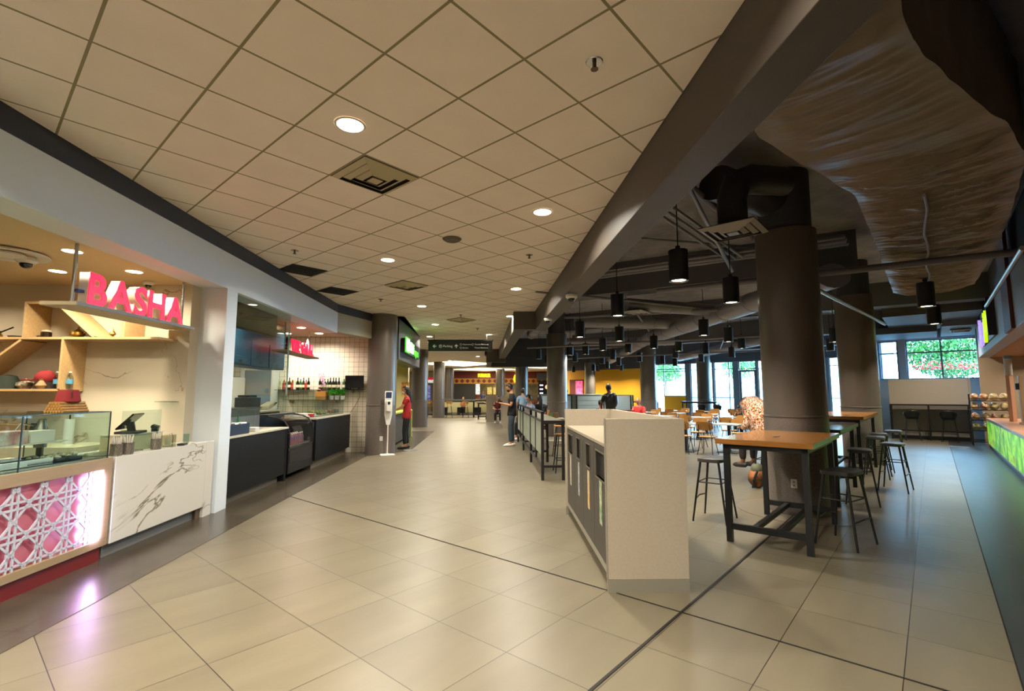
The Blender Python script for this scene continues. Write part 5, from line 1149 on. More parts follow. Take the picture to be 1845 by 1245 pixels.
# wooden chairs
def chair(loc, rz, label, group=None):
    global _ch
    try: return dup(_ch, loc, rz, label, group)
    except NameError: pass
    t = _ch = thing('cafe_chair', label, 'chair', loc, rz, group)      # faces local +x, back at -x
    b = MB(); b.prism([(.20*math.copysign(abs(math.cos(a))**.5, math.cos(a)), .20*math.copysign(abs(math.sin(a))**.5, math.sin(a))) for a in [2*PI*i/32 for i in range(32)]], .44, .455); b.build('seat', M_ply, t, bev=.003)
    b = MB(); n = 12; vs = []
    for i in range(n+1):
        y = -.21+.42*i/n; x = -.235+.045*(y/.21)**2; tr = .0 if abs(y) < .16 else (abs(y)-.16)*.9
        vs.append([b.bm.verts.new(p) for p in ((x,y,.62+tr),(x-.03,y,.83-tr*.8),(x-.042,y,.83-tr*.8),(x-.012,y,.62+tr))])
    for p, q in zip(vs, vs[1:]):
        for k in range(4): b.bm.faces.new((p[k], p[(k+1)%4], q[(k+1)%4], q[k]))
    b.bm.faces.new(vs[0]); b.bm.faces.new(vs[-1][::-1]); b.build('backrest', M_ply, t, smooth=True)
    for sy in (-1,1):
        MB().tube([(-.262,sy*.13,.76),(-.235,sy*.145,.62),(-.16,sy*.15,.43),(-.12,sy*.155,.41)], .008, 8).build('back_bracket', M_black, t)
        MB().tube([(.10,sy*.13,.44),(.19,sy*.19,0)], .010, 8).build('leg', M_black, t); MB().tube([(-.10,sy*.13,.44),(-.24,sy*.19,0)], .010, 8).build('leg', M_black, t)
    MB().tube([(-.14,-.15,.425),(-.14,.15,.425)], .008, 8).tube([(.12,-.14,.425),(.12,.14,.425)], .008, 8).tube([(-.14,-.15,.425),(.12,-.14,.425)], .008, 8).tube([(-.14,.15,.425),(.12,.14,.425)], .008, 8).build('seat_frame', M_black, t)
    return t
def cafetable(loc, rz, label, group=None):
    global _ct
    try: return dup(_ct, loc, rz, label, group)
    except NameError: pass
    t = _ct = thing('cafe_table', label, 'table', loc, rz, group)
    MB().box(-.35,-.35,.715,.35,.35,.745).build('table_top', mat('pale_top', '#c9c4b8', .15), t, bev=.006)
    MB().box(-.035,-.035,.02,.035,.035,.715).build('pedestal', M_black, t); MB().box(-.26,-.26,0,.26,.26,.018).build('base_plate', M_black, t, bev=.004)
    return t
cafetable(ab(13.55,-4.15), AN, 'pale square table in front of the leaning person in a patterned wrap')
cafetable(ab(13.15,-5.15), AN, 'pale square table left of the nearest one, behind the waste cabinet')
chair(ab(12.72,-4.42), AN, 'plywood chair nearest the camera, back turned, left of the wooden bar table')
chair(ab(12.62,-5.0), AN+.08, 'plywood chair half hidden by the waste cabinet, beside the nearest one')
chair(ab(14.5,-4.18), AN+PI+.15, 'plywood chair facing the camera across the nearest pale table')
chair(ab(14.15,-5.2), AN+PI, 'plywood chair facing the camera behind the half hidden chair')
GC = 'plywood cafe chairs in the back rows'; GT = 'pale cafe tables in the back rows'
lc = 'plywood chair with black legs in the back rows of tables'; lt = 'pale square table in the back rows of the seating'
for a, b_ in ((16.2,-4.75),(16.9,-6.2),(17.0,-7.5),(20.3,-5.4),(19.8,-6.9),(20.0,-8.3),(20.2,-9.7),(22.6,-6.4),(22.8,-7.9),(23.0,-9.4),(23.2,-10.9),(25.2,-7.2)):
    cafetable(ab(a,b_), AN, lt, GT)
    chair(ab(a-.72,b_+random.uniform(-.06,.06)), AN+random.uniform(-.15,.15), lc, GC); chair(ab(a+.72,b_+random.uniform(-.06,.06)), AN+PI+random.uniform(-.15,.15), lc, GC)
cafetable(ab(17.78,-5.2), AN, 'pale square table where the child in dark clothes sits')
cafetable(ab(14.35,-7.6), AN, 'pale table of the seated person in the dark cap')
chair(ab(15.1,-7.65), AN+PI, 'plywood chair across from the person in the dark cap')
# high tables and stools by the windows
M_wt = mat('white_top', '#d5dade', .2)
for (a, b_, m, lb) in ((26.6,-13.0,M_wt,'white topped bar table in front of the leftmost window'),(26.6,-9.6,mat('dark_top','#3b332b',.25),'dark topped bar table in front of the middle windows')):
    hightable(ab(a,b_-.9), AN-PI/2, 1.9, .6, 1.13, m, lb)
GB = 'black bucket stools at the window bar table'
def bstool(loc, rz, label, group=None):
    global _bs
    try: return dup(_bs, loc, rz, label, group)
    except NameError: pass
    t = _bs = thing('bucket_stool', label, 'stool', loc, rz, group)     # faces +x, back at -x
    b = MB(); n = 14; rows = []
    for j in range(7):
        row = []
        for i in range(n+1):
            ph = -1.25+2.5*i/n; z = .74+.042*j; r = .19+.006*j; cut = (abs(ph)/1.25)**3*.11*(j/6)
            row.append(b.bm.verts.new((-r*math.cos(ph)*.95, r*math.sin(ph)*1.05, z-cut)))
        rows.append(row)
    for p, q in zip(rows, rows[1:]):
        for i in range(n): b.bm.faces.new((p[i], p[i+1], q[i+1], q[i]))
    o = b.build('backrest', mat('black_plastic', '#131416', .35), t, smooth=True); sm = o.modifiers.new('s', 'SOLIDIFY'); sm.thickness = .012
    MB().lathe([(0,.70),(.17,.70),(.20,.74),(.17,.735),(0,.725)], n=24).build('seat', MATS['black_plastic'], t, smooth=True)
    for sx in (-1,1):
        for sy in (-1,1): MB().tube([(sx*.13,sy*.13,.71),(sx*.19,sy*.20,0)], .010, 8).build('leg', M_black, t)
    MB().tube([(-.17,-.17,.25),(-.17,.17,.25),(.17,.17,.25),(.17,-.17,.25),(-.17,-.17,.25)], .007, 6).build('foot_ring', M_black, t)
    return t
bstool(ab(21.0,-.62), AN+.1, 'black bucket stool at the left of the black table under the rear window')
bstool(ab(21.0,.30), AN-.1, 'black bucket stool at the right of the black table under the rear window')
for b_ in (-9.3,-8.5): bstool(ab(26.1,b_), AN, 'black bucket stool at the dark topped window table', GB)
for b_ in (-13.3,-12.5): bstool(ab(26.1,b_-.2), AN, 'black bucket stool at the white topped window table', 'black bucket stools at the white topped window table')

# ---- black table and white partition under the rear window
t = thing('wall_bar_table', 'long black framed bar table under the rear window', 'bar table', (0,0,0), AN)
t.location = ab(21.35,-.18); 
def lb_(*q): return MB().box(*q)
lb_(.0,-1.02,1.14,.45,1.02,1.18).build('table_top', M_black, t, bev=.003)
for y in (-1.02,-.03,.97): lb_(.02,y,0,.07,y+.05,1.14).build('leg', M_black, t); lb_(.38,y,0,.43,y+.05,1.14).build('leg', M_black, t)
lb_(.02,-.97,.08,.07,.97,.13).build('stretcher', M_black, t); lb_(.02,-.97,.28,.05,.97,.32).build('stretcher', M_black, t); lb_(.38,-.97,.0,.43,.97,.12).build('base_rail', M_black, t)
t = thing('white_partition', 'white partition board behind the black bar table, below the rear window', 'partition', ab(21.95,-.18), AN)
lb_(0,-1.04,1.18,.06,1.04,2.03).build('upper_board', mat('partition_cream', '#d8cbb8', .5), t, bev=.003); lb_(0,-1.04,0,.06,1.04,1.18).build('lower_board', mat('partition_grey', '#8c8577', .5), t); lb_(-.012,-1.10,0,.07,-1.045,2.05).build('end_post', mat('post_cream', '#c9bda8', .5), t)
# ================================================================ RIGHT JUICE SHOP
wallab('wall_right_fascia', [(8.0,1.1,2.62,20.45,1.35,3.55)], mat('fascia_greyblue', '#9aa2ac', .5), bev=.01)
wallab('ceiling_juice_shop', [(8.0,1.35,2.64,20.9,5.2,2.70)], mat('orange_wood', '#b97a3c', .5, noise=.15, nscale=4, stretch=(1,10,1)))
wallab('trim_14', [(11.6,1.05,2.62,12.6,1.10,4.5)], mat('brown_post', '#5a2f1c', .6))
wallab('wall_right_upper', [(8,1.2,3.55,20.45,1.35,4.55)], M_dark)
t = thing('shop_sign', 'glowing sign with violet white and yellow green letters high on the right', 'sign', ab(17.9,1.06,2.80), AN+PI)
MB().box(-.1,.0,-.02,3.3,.04,.80).build('backer', M_black, t); MB().box(3.3,-.10,-.02,3.38,.04,.80).build('side_box', M_black, t)
M_vw = mat('violet_white_glow', '#d8c8ff', .4, emit=.7, ecol='#b49aff'); M_yg = mat('yellow_green_glow', '#d8ff20', .4, emit=.7, ecol='#c8f010')
o = text('jugo', .78, M_vw, t, 'letter', .03, .02, xs=.70); o.location = (.0,-.03,.16)
o = text('juice', .78, M_yg, t, 'letter', .03, .02, xs=.78); o.location = (1.55,-.03,.16)
t = thing('juice_counter', 'juice counter with a glowing green fruit picture front', 'counter', ab(19.6,1.1), AN+PI/2+PI/2)
# local +x runs towards the camera (-a), local +y runs to +b ... built directly in turned space
MB().box(0,.02,.10,11,.75,.80).build('body', mat('counter_grey', '#7d7f80', .5), t); MB().box(0,0,0,11,.7,.09).build('toe_kick', M_black, t)
MB().box(-.02,-.02,.80,11,.78,.84).build('counter_top', mat('peach_top', '#c99a78', .35), t, bev=.004)
def fruit_mat():
    m = bpy.data.materials.new('fruit_picture'); m.use_nodes = True; nt = m.node_tree; b = nt.nodes['Principled BSDF']; L = nt.links.new
    tc = nt.nodes.new('ShaderNodeTexCoord'); n = nt.nodes.new('ShaderNodeTexNoise'); n.inputs['Scale'].default_value = 2.2; n.inputs['Detail'].default_value = 3; L(tc.outputs['Object'], n.inputs['Vector'])
    cr = nt.nodes.new('ShaderNodeValToRGB'); e = cr.color_ramp.elements; e[0].position = .30; e[0].color = lin('#2f6a12'); e[1].position = .5; e[1].color = lin('#6fc02a')
    for p, c in ((.58,'#a8d838'),(.64,'#58a828'),(.70,'#b03a2c')): q = e.new(p); q.color = lin(c)
    L(n.outputs['Fac'], cr.inputs[0]); L(cr.outputs[0], b.inputs['Base Color']); L(cr.outputs[0], b.inputs['Emission Color']); b.inputs['Emission Strength'].default_value = .55; return m
MB().box(.05,-.012,.13,10.9,.0,.77).build('picture_panel', fruit_mat(), t); 
b = MB(); b.box(.0,-.02,.10,10.95,.0,.13); b.box(0,-.02,.77,10.95,0,.80); b.box(0,-.02,.13,.05,0,.77); b.build('panel_frame', mat('frame_silver', '#9fb0a0', .3, .5), t)
t = thing('snack_rack', 'black wire rack filled with bread bags and snack packets', 'rack', ab(19.85,.78), AN)
for x in (0,.45):
    for y in (0,-.85): MB().cyl((x,y,0), .012, 1.52, 8).build('upright', M_black, t)
for z in (.12,.45,.75,1.05,1.32):
    b = MB()
    for q in ((0,0,.45,0),(0,-.85,.45,-.85),(0,0,0,-.85),(.45,0,.45,-.85)): b.bar((q[0],q[1],z),(q[2],q[3],z),.014)
    for k in range(6): b.bar((0,-.14*k-.07,z),(.45,-.14*k-.07,z),.006)
    b.bar((-.0,0,z+.08),(-.0,-.85,z+.08),.01)
    b.build('wire_shelf', M_black, t)
cols = ['#b5562c','#c98a34','#8a2a20','#b8a24a','#6f7a2c','#c9a878','#9a3a2c','#d0b88a']
n_ = 0
def bag(loc, colr, lab, grp=None):
    b = MB(); b.sph((0,0,.10), .10,.10,.11, n=16, m=10); sd_ = Vector((loc[0]*3,loc[2]*5,0))
    for v in b.bm.verts: v.co += Vector((nz.noise(v.co*14+sd_)*.04, nz.noise(v.co*15+sd_)*.04, nz.noise(v.co*13+sd_)*.04)); v.co.z = max(v.co.z, .002)
    return tag(b.build('snack_bag', mat('bag_'+colr, colr, .3, col2='#c9b890', nscale=9), loc=loc, smooth=True), lab, 'snack bag', grp)
for zi, (z, cs) in enumerate(((1.33,('#a03a26','#b0482c','#b8a070','#c0a888')),(1.06,('#c98a34','#b5401c','#7d7a2c','#b8a24a')),(.76,('#b8582c','#c0a060','#8a2a20','#b08848')),(.46,('#8a8a30','#9a9a38','#c9a878','#a05a30')))):
    for k, cc in enumerate(cs):
        p = Vector(ab(19.85,.78)) + Matrix.Rotation(AN,3,'Z') @ Vector((.20+.05*((k+zi)%2), -.11-.21*k, z))
        bag(p, cc, ('top','second','third','lowest')[zi]+' shelf '+('leftmost','second','third','rightmost')[k]+' snack bag on the black wire rack')
t = thing('paper_dispenser', 'tall pinkish wood post with hanging white roll on the juice counter', 'dispenser', ab(17.4,1.45,.84))
MB().box(-.05,-.05,0,.05,.05,1.15).build('post', mat('pink_wood', '#d8a888', .5), t, AN and (0,0,0), 0, bev=.004); MB().cyl((0,0,1.15), .075, .42, 18).build('white_roll', M_white, t, smooth=True); MB().cyl((0,0,1.57), .08, .07, 18).build('blue_cap', mat('cap_blue', '#7aa0b8', .4), t); 
t = thing('drink_tower', 'beige dispenser column beside the pinkish post on the juice counter', 'dispenser', ab(15.8,1.55,.84), AN); MB().box(-.12,-.1,0,.12,.1,1.10).build('body', mat('tower_beige', '#b59a70', .45), t, bev=.01); MB().box(-.16,-.13,-.0,.16,.13,.05).build('foot', mat('tower_beige', '#b59a70', .45), t); MB().obox((-.05,.11,.85),(.12,.1,.14)).build('hopper', M_black, t)
small('wall_screen', MB().box(-.02,-.35,0,.02,.35,.55), mat('blue_screen', '#2c3c8a', .3, emit=.5, ecol='#4a5ab8'), ab(14.2,1.7,1.3), 'blue glowing till screen at the right edge of the frame', 'screen', AN+.4)
small('counter_shelf', MB().box(-.03,-.35,-.5,.03,.35,0), mat('pink_wood', '#d8a888', .5), ab(14.2,1.7,1.3), 'pinkish stand under the blue till screen', 'stand', AN+.4)
for a_ in (10,12.5,15,17.5,19.8): area('downlight_or_fill', ab(a_,2.6,2.62), 26, .15, (1,.84,.66), spread=150)
area('downlight_or_fill', ab(19.8,.2,3.5), 40, .2, (1,.86,.7), spread=140)  # fill lamp without a fixture, added to brighten the dim black table area
small('floor_sticker', MB().lathe([(0,0),(.2,0),(.2,.002),(0,.002)], n=32), mat('sticker_black', '#1a1a1a', .5, col2='#8c8c8c', nscale=12), ab(18.6,.55,.005), 'round dark distancing sticker on the grey tiles by the snack rack', 'floor sticker')
small('floor_decal', MB().box(-.06,-.22,0,.06,.22,.002), mat('decal_white', '#c9ccd0', .5), ab(19.3,.45,.005), 'pale rectangular floor decal in front of the snack rack', 'floor sticker', AN)

# ================================================================ BAR CHAIRS, FAR TABLES, BOOTHS
def barchair(loc, rz, label, group=None):
    global _bc
    try: return dup(_bc, loc, rz, label, group)
    except NameError: pass
    t = _bc = thing('bar_chair', label, 'bar chair', loc, rz, group)
    MB().cyl((0,0,.72), .18, .02, 24).build('seat', M_ply, t, bev=.004)
    b = MB(); n = 10; vs = []
    for i in range(n+1):
        y = -.19+.38*i/n; x = -.20+.04*(y/.19)**2; vs.append([b.bm.verts.new(p) for p in ((x,y,.90),(x-.03,y,1.06),(x-.042,y,1.06),(x-.012,y,.90))])
    for p, q in zip(vs, vs[1:]):
        for k in range(4): b.bm.faces.new((p[k], p[(k+1)%4], q[(k+1)%4], q[k]))
    b.bm.faces.new(vs[0]); b.bm.faces.new(vs[-1][::-1]); b.build('backrest', M_ply, t, smooth=True)
    for sy in (-1,1):
        MB().tube([(-.215,sy*.10,1.0),(-.17,sy*.12,.72),(-.10,sy*.12,.70)], .009, 8).build('back_bracket', M_black, t)
        for sx in (-1,1): MB().tube([(sx*.11,sy*.11,.715),(sx*.19,sy*.19,0)], .011, 8).build('leg', M_black, t)
    MB().tube([(-.165,-.165,.25),(-.165,.165,.25),(.165,.165,.25),(.165,-.165,.25),(-.165,-.165,.25)], .008, 6).build('foot_ring', M_black, t)
    return t
barchair((1.02,9.75,0), PI+SL, 'wooden seated bar chair at the near end of the dark railing bar table')
barchair((1.22,12.3,0), PI-.2, 'wooden bar chair further along the railing bar table, by the waste cabinet end')
barchair((.85,14.2,0), PI, 'wooden bar chair behind the railing bar table, near the two seated people')
MF = mat('far_top', '#4a5250', .2)
hightable((-5.75,32.6,0), 0, 3.3, .7, 1.10, MF, 'far long dark bar table left of the burger shop')
hightable((-2.15,30.2,0), 0, 1.5, .6, 1.02, MF, 'shorter far bar table beside the far waste cabinet')
hightable((-5.6,35.4,0), 0, 5.0, .7, 1.15, MF, 'farthest long dark bar table in front of the burger shop')
for x in (-5.35,-4.05,-3.0): barchair((x,31.75 if x>-5 else 32.0,0), PI/2, 'one of the wooden bar chairs at the far long table', 'wooden bar chairs at the far long table')
barchair((-1.4,29.7,0), PI/2, 'wooden bar chair at the shorter far bar table')
t = thing('low_wall', 'pale olive low wall behind the far bar tables', 'low wall', (-5.9,37,0)); MB().box(0,0,0,5.6,.12,.92).build('wall_face', mat('olive_pale', '#a8a277', .6), t)
for k in range(4): 
    b = MB().box(0,0,.0,.5,.4,.55); small('dark_seat_block', b, M_black, (-5.3+k*1.25,36.2,0), ('leftmost','second','third','rightmost')[k]+' dark block seat under the farthest bar table', 'seat')
def booth(x, y, w, rz, lab):
    t = thing('booth_partition', lab, 'partition', (x,y,0), rz)
    for k in range(5): MB().box(0,0,.45+k*.2,w,.05,.45+k*.2+.185).build('board', mat('booth_white', '#a9bfc9', .4), t)
    MB().box(0,-.01,1.45,w,.06,1.49).build('cap', mat('booth_cap', '#5d7480', .4), t)
    n = max(1, round(w/1.1))
    for k in range(n+1): MB().box(k*(w-.05)/n,-.03,0,k*(w-.05)/n+.05,.07,1.46).build('post', M_black, t)
    MB().box(.1,-.35,0,w-.1,-.03,.85).build('bench_back', mat('bench_brown', '#4a2a1c', .5), t); return t
booth(1.15,21.6,1.5,.0,'pale slatted booth partition left of the railing column'); booth(2.75,21.0,2.4,.05,'pale slatted booth partition behind the man with the backpack'); booth(4.6,23.4,1.2,.0,'short pale slatted booth partition at the right, near the yellow wall column')
small('white_basin_counter', MB().box(-1.9,-.35,0,1.9,.35,1.52), mat('pale_green_counter', '#98a594', .4), (3.6,30.5,0), 'pale green counter in front of the yellow wall', 'counter', -.2, bev=.02)

# ================================================================ PEOPLE
def skin_mesh(nodes, edges, root, sub=2):
    names = list(nodes); me = bpy.data.meshes.new('t'); me.from_pydata([nodes[n][0] for n in names], [(names.index(a), names.index(b)) for a, b in edges], [])
    o = bpy.data.objects.new('t', me); C.objects.link(o); o.modifiers.new('s', 'SKIN'); sk = me.skin_vertices[0].data
    for i, n in enumerate(names):
        r = nodes[n][1]; sk[i].radius = r if isinstance(r, tuple) else (r, r); sk[i].use_root = (n == root)
    m = o.modifiers.new('u', 'SUBSURF'); m.levels = sub; m.render_levels = sub
    r = to_mesh(o); bpy.data.objects.remove(o); return r
def lerp(a, b, t): return tuple(a[i]+(b[i]-a[i])*t for i in range(3))
def person(label, loc, rz, pose='stand', scale=1, skin=None, shirt='#101216', trousers='#20242c', hair='short', bow=.0, shoes='#d8d4cc', mask=None, haircol=None, detail=True, torso=1, hat=None, lean=0, long_sleeve=False):
    skin = skin or M_skin; sit = pose == 'sit'; dz = -.40 if sit else 0
    def up(p): return (p[0]+math.sin(lean)*(p[2]-.95), p[1], .95+(p[2]-.95)*math.cos(lean)+dz)
    J = {'pelvis': (0,0,.95), 'spine': (-.01,0,1.12), 'chest': (0,0,1.28), 'collar': (0,0,1.41), 'neck': (.012,0,1.49), 'skull': (.03,0,1.56)}
    arms = {'phone': ((.02,.23,1.12), (.25,.09,1.17)), 'counter': ((.13,.20,1.15), (.33,.12,1.06)), 'stand': ((-.01,.23,1.12), (.05,.24,.88)), 'sit': ((.14,.23,1.12), (.34,.12,1.10)), 'lean': ((.16,.22,1.14), (.30,.16,.95))}[pose]
    for s_, n in ((1,'l'),(-1,'r')):
        J['sh'+n] = (0,s_*.165,1.385); J['el'+n] = (arms[0][0], s_*arms[0][1], arms[0][2]); J['wr'+n] = (arms[1][0], s_*arms[1][1], arms[1][2])
    J = {k: up(v) for k, v in J.items()}
    for s_, n in ((1,'l'),(-1,'r')):
        if sit: J['hip'+n] = (.04,s_*.09,.52); J['kn'+n] = (.42,s_*.12,.50); J['an'+n] = (.42,s_*.12,.09); J['toe'+n] = (.55,s_*.13,.04)
        else: J['hip'+n] = (0,s_*.085,.89); J['kn'+n] = (.02+.03*(s_>0),s_*.095,.50); J['an'+n] = (-.03+.06*(s_>0),s_*.10,.085); J['toe'+n] = (.11+.06*(s_>0),s_*.125,.035)
    Rr = {'pelvis': .098, 'spine': .105*torso, 'chest': .125*torso, 'collar': .068, 'neck': .050, 'skull': .05, 'shl': .054, 'shr': .054, 'ell': .042, 'elr': .042, 'wrl': .027, 'wrr': .027, 'hipl': .074, 'hipr': .074, 'knl': .058, 'knr': .058, 'anl': .038, 'anr': .038, 'toel': .03, 'toer': .03}
    E_ = [('pelvis','spine'),('spine','chest'),('chest','collar'),('collar','neck'),('neck','skull')]
    for n in 'lr': E_ += [('collar','sh'+n),('sh'+n,'el'+n),('el'+n,'wr'+n),('pelvis','hip'+n),('hip'+n,'kn'+n),('kn'+n,'an'+n),('an'+n,'toe'+n)]
    me = skin_mesh({k: (J[k], Rr[k]) for k in J}, E_, 'pelvis')
    b = MB(); b.bm.from_mesh(me); bpy.data.meshes.remove(me)
    # head with face
    hb = Matrix.Rotation(bow, 4, 'Y'); hc = Vector(J['skull']) + hb.to_3x3() @ Vector((.012,0,.065)); H3 = hb.to_3x3()
    b.sph(hc, .092,.074,.115, n=20, m=14, M=H3)
    b.sph(hc+H3@Vector((.045,0,-.06)), .042,.045,.045, M=H3)                                   # jaw
    b.sph(hc+H3@Vector((.092,0,-.012)), .016,.011,.022, n=8, m=6, M=H3)                          # nose
    for s_ in (-1,1): b.sph(hc+H3@Vector((-.005,s_*.075,-.01)), .016,.008,.028, n=8, m=6, M=H3)  # ears
    # hands
    for s_, n in ((1,'l'),(-1,'r')):
        w = Vector(J['wr'+n]); d = (w-Vector(J['el'+n])).normalized(); sd = d.cross(Vector((0,0,1))).normalized() if abs(d.z) < .9 else Vector((0,1,0)); nn = sd.cross(d)
        b.tube([w, w+d*.045, w+d*.085], [.026,.038,.034], 10, flat=.5)
        for k in range(4):
            o_ = sd*((k-1.5)*.018); L = [.062,.074,.070,.055][k]; curl = Vector((0,0,-.3)) if pose != 'phone' else Vector((0,0,.35))
            b.tube([w+d*.078+o_, w+d*(.078+L*.5)+o_, w+d*(.078+L*.85)+o_+curl*L*.7], [.0095,.0085,.006], 6)
        b.tube([w+d*.03+sd*.03*s_, w+d*.06+sd*.05*s_+Vector((0,0,.01)), w+d*.085+sd*.045*s_+Vector((0,0,.02))], [.011,.010,.007], 6)
    root = tag(b.build('person', skin, None, loc, rz, smooth=True), label, 'person'); root.scale = (scale,)*3
    # eyes, mouth
    e = MB()
    for s_ in (-1,1): e.sph(hc+H3@Vector((.082,s_*.032,.012)), .010,.012,.007, n=8, m=6)
    e.build('eyes', mat('eye_dark', '#15100e', .3), root)
    MB().sph(hc+H3@Vector((.080,0,-.058)), .010,.024,.006, n=8, m=6).build('mouth', mat('lips', '#7c3d33', .5), root)
    # clothing
    sl = .92 if long_sleeve else .62
    cn = {'pelvis': (J['pelvis'], .140), 'hipl': (lerp(J['pelvis'],J['hipl'],1.0), .112), 'hipr': (lerp(J['pelvis'],J['hipr'],1.0), .112), 'spine': (J['spine'], .128*torso), 'chest': (J['chest'], .138*torso), 'collar': (J['collar'], .108), 'nape': (lerp(J['collar'],J['neck'],.5), .064)}
    ce = [('pelvis','hipl'),('pelvis','hipr'),('pelvis','spine'),('spine','chest'),('chest','collar'),('collar','nape')]
    for n in 'lr':
        cn['sh'+n] = (J['sh'+n], .080)
        if long_sleeve: cn['el'+n] = (J['el'+n], .056); cn['cu'+n] = (lerp(J['el'+n],J['wr'+n],.85), .040); ce += [('collar','sh'+n),('sh'+n,'el'+n),('el'+n,'cu'+n)]
        else: cn['cu'+n] = (lerp(J['sh'+n],J['el'+n],.72), .060); ce += [('collar','sh'+n),('sh'+n,'cu'+n)]
    def cloth(nodes, edges, nm, m):
        me = skin_mesh(nodes, edges, 'pelvis'); me.name = nm; o = bpy.data.objects.new(nm, me); C.objects.link(o); me.materials.clear(); me.materials.append(m); o.parent = root
        for p in me.polygons: p.use_smooth = True
        return o
    so = cloth(cn, ce, 'shirt', shirt if not isinstance(shirt, str) else mat('shirt_'+shirt, shirt, .8, noise=.15, nscale=12))
    k = MB(); k.bm.from_mesh(so.data); P_, S_, C_, K_ = (Vector(J[q]) for q in ('pelvis','spine','chest','collar')); dn = (P_-S_).normalized()
    k.tube([P_+dn*.12, P_+dn*.07, P_+dn*.03, P_, S_, C_, K_, K_+(K_-C_)*.35], [.126,.128,.126,.124,.112*torso,.120*torso,.088,.056], 22, flat=1.22)
    k.bm.to_mesh(so.data); k.bm.free()
    for p in so.data.polygons: p.use_smooth = True
    tn = {'waist': (lerp(J['pelvis'],J['spine'],.35), .122), 'pelvis': (J['pelvis'], .135)}; te = [('waist','pelvis')]
    for n in 'lr': tn['hip'+n] = (J['hip'+n], .102); tn['kn'+n] = (J['kn'+n], .072); tn['an'+n] = (lerp(J['kn'+n],J['an'+n],.93), .056); te += [('pelvis','hip'+n),('hip'+n,'kn'+n),('kn'+n,'an'+n)]
    cloth(tn, te, 'trousers', mat('trousers_'+trousers, trousers, .8, noise=.2, nscale=10))
    for n in 'lr':
        a_, t_ = Vector(J['an'+n]), Vector(J['toe'+n]); a_.z = .045; t_.z = .035; d = (t_-a_).normalized()
        MB().tube([a_-d*.07, a_-d*.04, a_+d*.05, t_+d*.02, t_+d*.07], [.025,.044,.046,.042,.022], 12, flat=.95).build('shoe', mat('shoe_'+shoes, shoes, .6), root, smooth=True)
    # hair
    hm = mat('hair_'+(haircol or '#14100e'), haircol or '#14100e', .5, noise=.3, nscale=30)
    h = MB(); h.sph((0,0,0), .104,.086,.124, n=22, m=16)
    kill = [v for v in h.bm.verts if (v.co.x > .045 and v.co.z < .055) or (v.co.z < -.075 and hair != 'long') or (v.co.x > .01 and v.co.z < -.0)]
    bmesh.ops.delete(h.bm, geom=kill, context='VERTS')
    for v in h.bm.verts: v.co = H3 @ (v.co + Vector((-.008,0,.012))) + hc
    if hair == 'long':
        h.tube([hc+H3@Vector((-.04,0,.05)), hc+Vector((-.075,0,-.06)), hc+Vector((-.10,0,-.20)), hc+Vector((-.11,0,-.34)), hc+Vector((-.10,0,-.42))], [.07,.085,.085,.07,.03], 14, flat=.7)
    if hair != 'none': o = h.build('hair', hm, root, smooth=True); md = o.modifiers.new('s', 'SOLIDIFY'); md.thickness = .012
    if mask: 
        k = MB(); k.sph(hc+H3@Vector((.052,0,-.05)), .058,.062,.052, n=16, m=10, M=H3); k.build('face_mask', mat('mask_'+mask, mask, .7), root, smooth=True)
    if hat:
        k = MB(); k.sph(hc+H3@Vector((-.005,0,.045)), .105,.088,.085, n=18, m=10, M=H3); k.build('hat', mat('hat_'+hat, hat, .8), root, smooth=True)
        k = MB(); k.lathe([(0,0),(.07,0),(.07,.008),(0,.008)], n=16, M=Matrix.Translation(hc+H3@Vector((.10,0,.03))) @ hb); k.build('hat_brim', mat('hat_'+hat, hat, .8), root)
    return root, J
pm, J = person('man in dark polo and blue jeans looking down at his phone in the corridor', (0,14.5,0), PI, 'phone', 1.06, shirt='#0e1013', trousers='#33424f', bow=.5, shoes='#cfcac0', mask='#0c0c0e', skin=mat('skin_warm', '#b07a58', .5))
small('shirt_badge', MB().box(-.02,-.002,0,.02,.0,.03), M_white, (0,0,0), 'x', 'x'); bpy.data.objects.remove([o for o in C.objects if o.name.startswith('shirt_badge')][0])
pr = MB().box(-.004,-.038,-.07,.004,.038,.07); small('mobile_phone', MB().obox((0,0,0), (.076,.15,.009), ry=.5), M_screen, (-.355,14.5,1.30), 'dark mobile phone held by the man in the polo shirt', 'phone', PI/2, bev=.004)
person('woman in a red top and black trousers ordering at the lime green counter', (-2.98,13.92,0), PI+.15, 'counter', 1.0, shirt='#a3161a', trousers='#0c0c0f', hair='long', mask='#c9d8e6', bow=.1, shoes='#141414', torso=.92, skin=mat('skin_warm', '#b07a58', .5))
small('handbag', MB().box(-.07,-.13,0,.07,.13,.22), mat('bag_black', '#0f0f12', .5), (-3.28,13.62,.72), 'x', 'x'); hb_ = [o for o in C.objects if o.name.startswith('handbag')][0]; hb_['label'] = 'black handbag resting at the lime counter before the woman in red'; hb_['category'] = 'bag'; hb_.location = (-3.46,13.72,.972)
person('man in an olive T-shirt with a black backpack bending away from the camera', (3.12,15.5,0), PI/2+.2, 'lean', 1.06, shirt='#232a1e', trousers='#1c1e22', bow=.2, lean=.15, torso=1.15, skin=mat('skin_brown', '#7c5238', .5))
t = thing('backpack', 'black shiny backpack on the back of the man in the olive T-shirt', 'backpack', (3.15,15.30,1.12), .2); b = MB(); b.sph((0,0,.2), .17,.12,.25, n=18, m=12); b.build('bag_body', mat('bag_shiny', '#131517', .3, bump=.6, nscale=14), t, smooth=True)
for s_ in (-1,1): MB().tube([(s_*.10,.04,.42),(s_*.12,.16,.44),(s_*.13,.22,.30),(s_*.12,.10,.08)], .018, 6, flat=.5).build('strap', M_black, t)
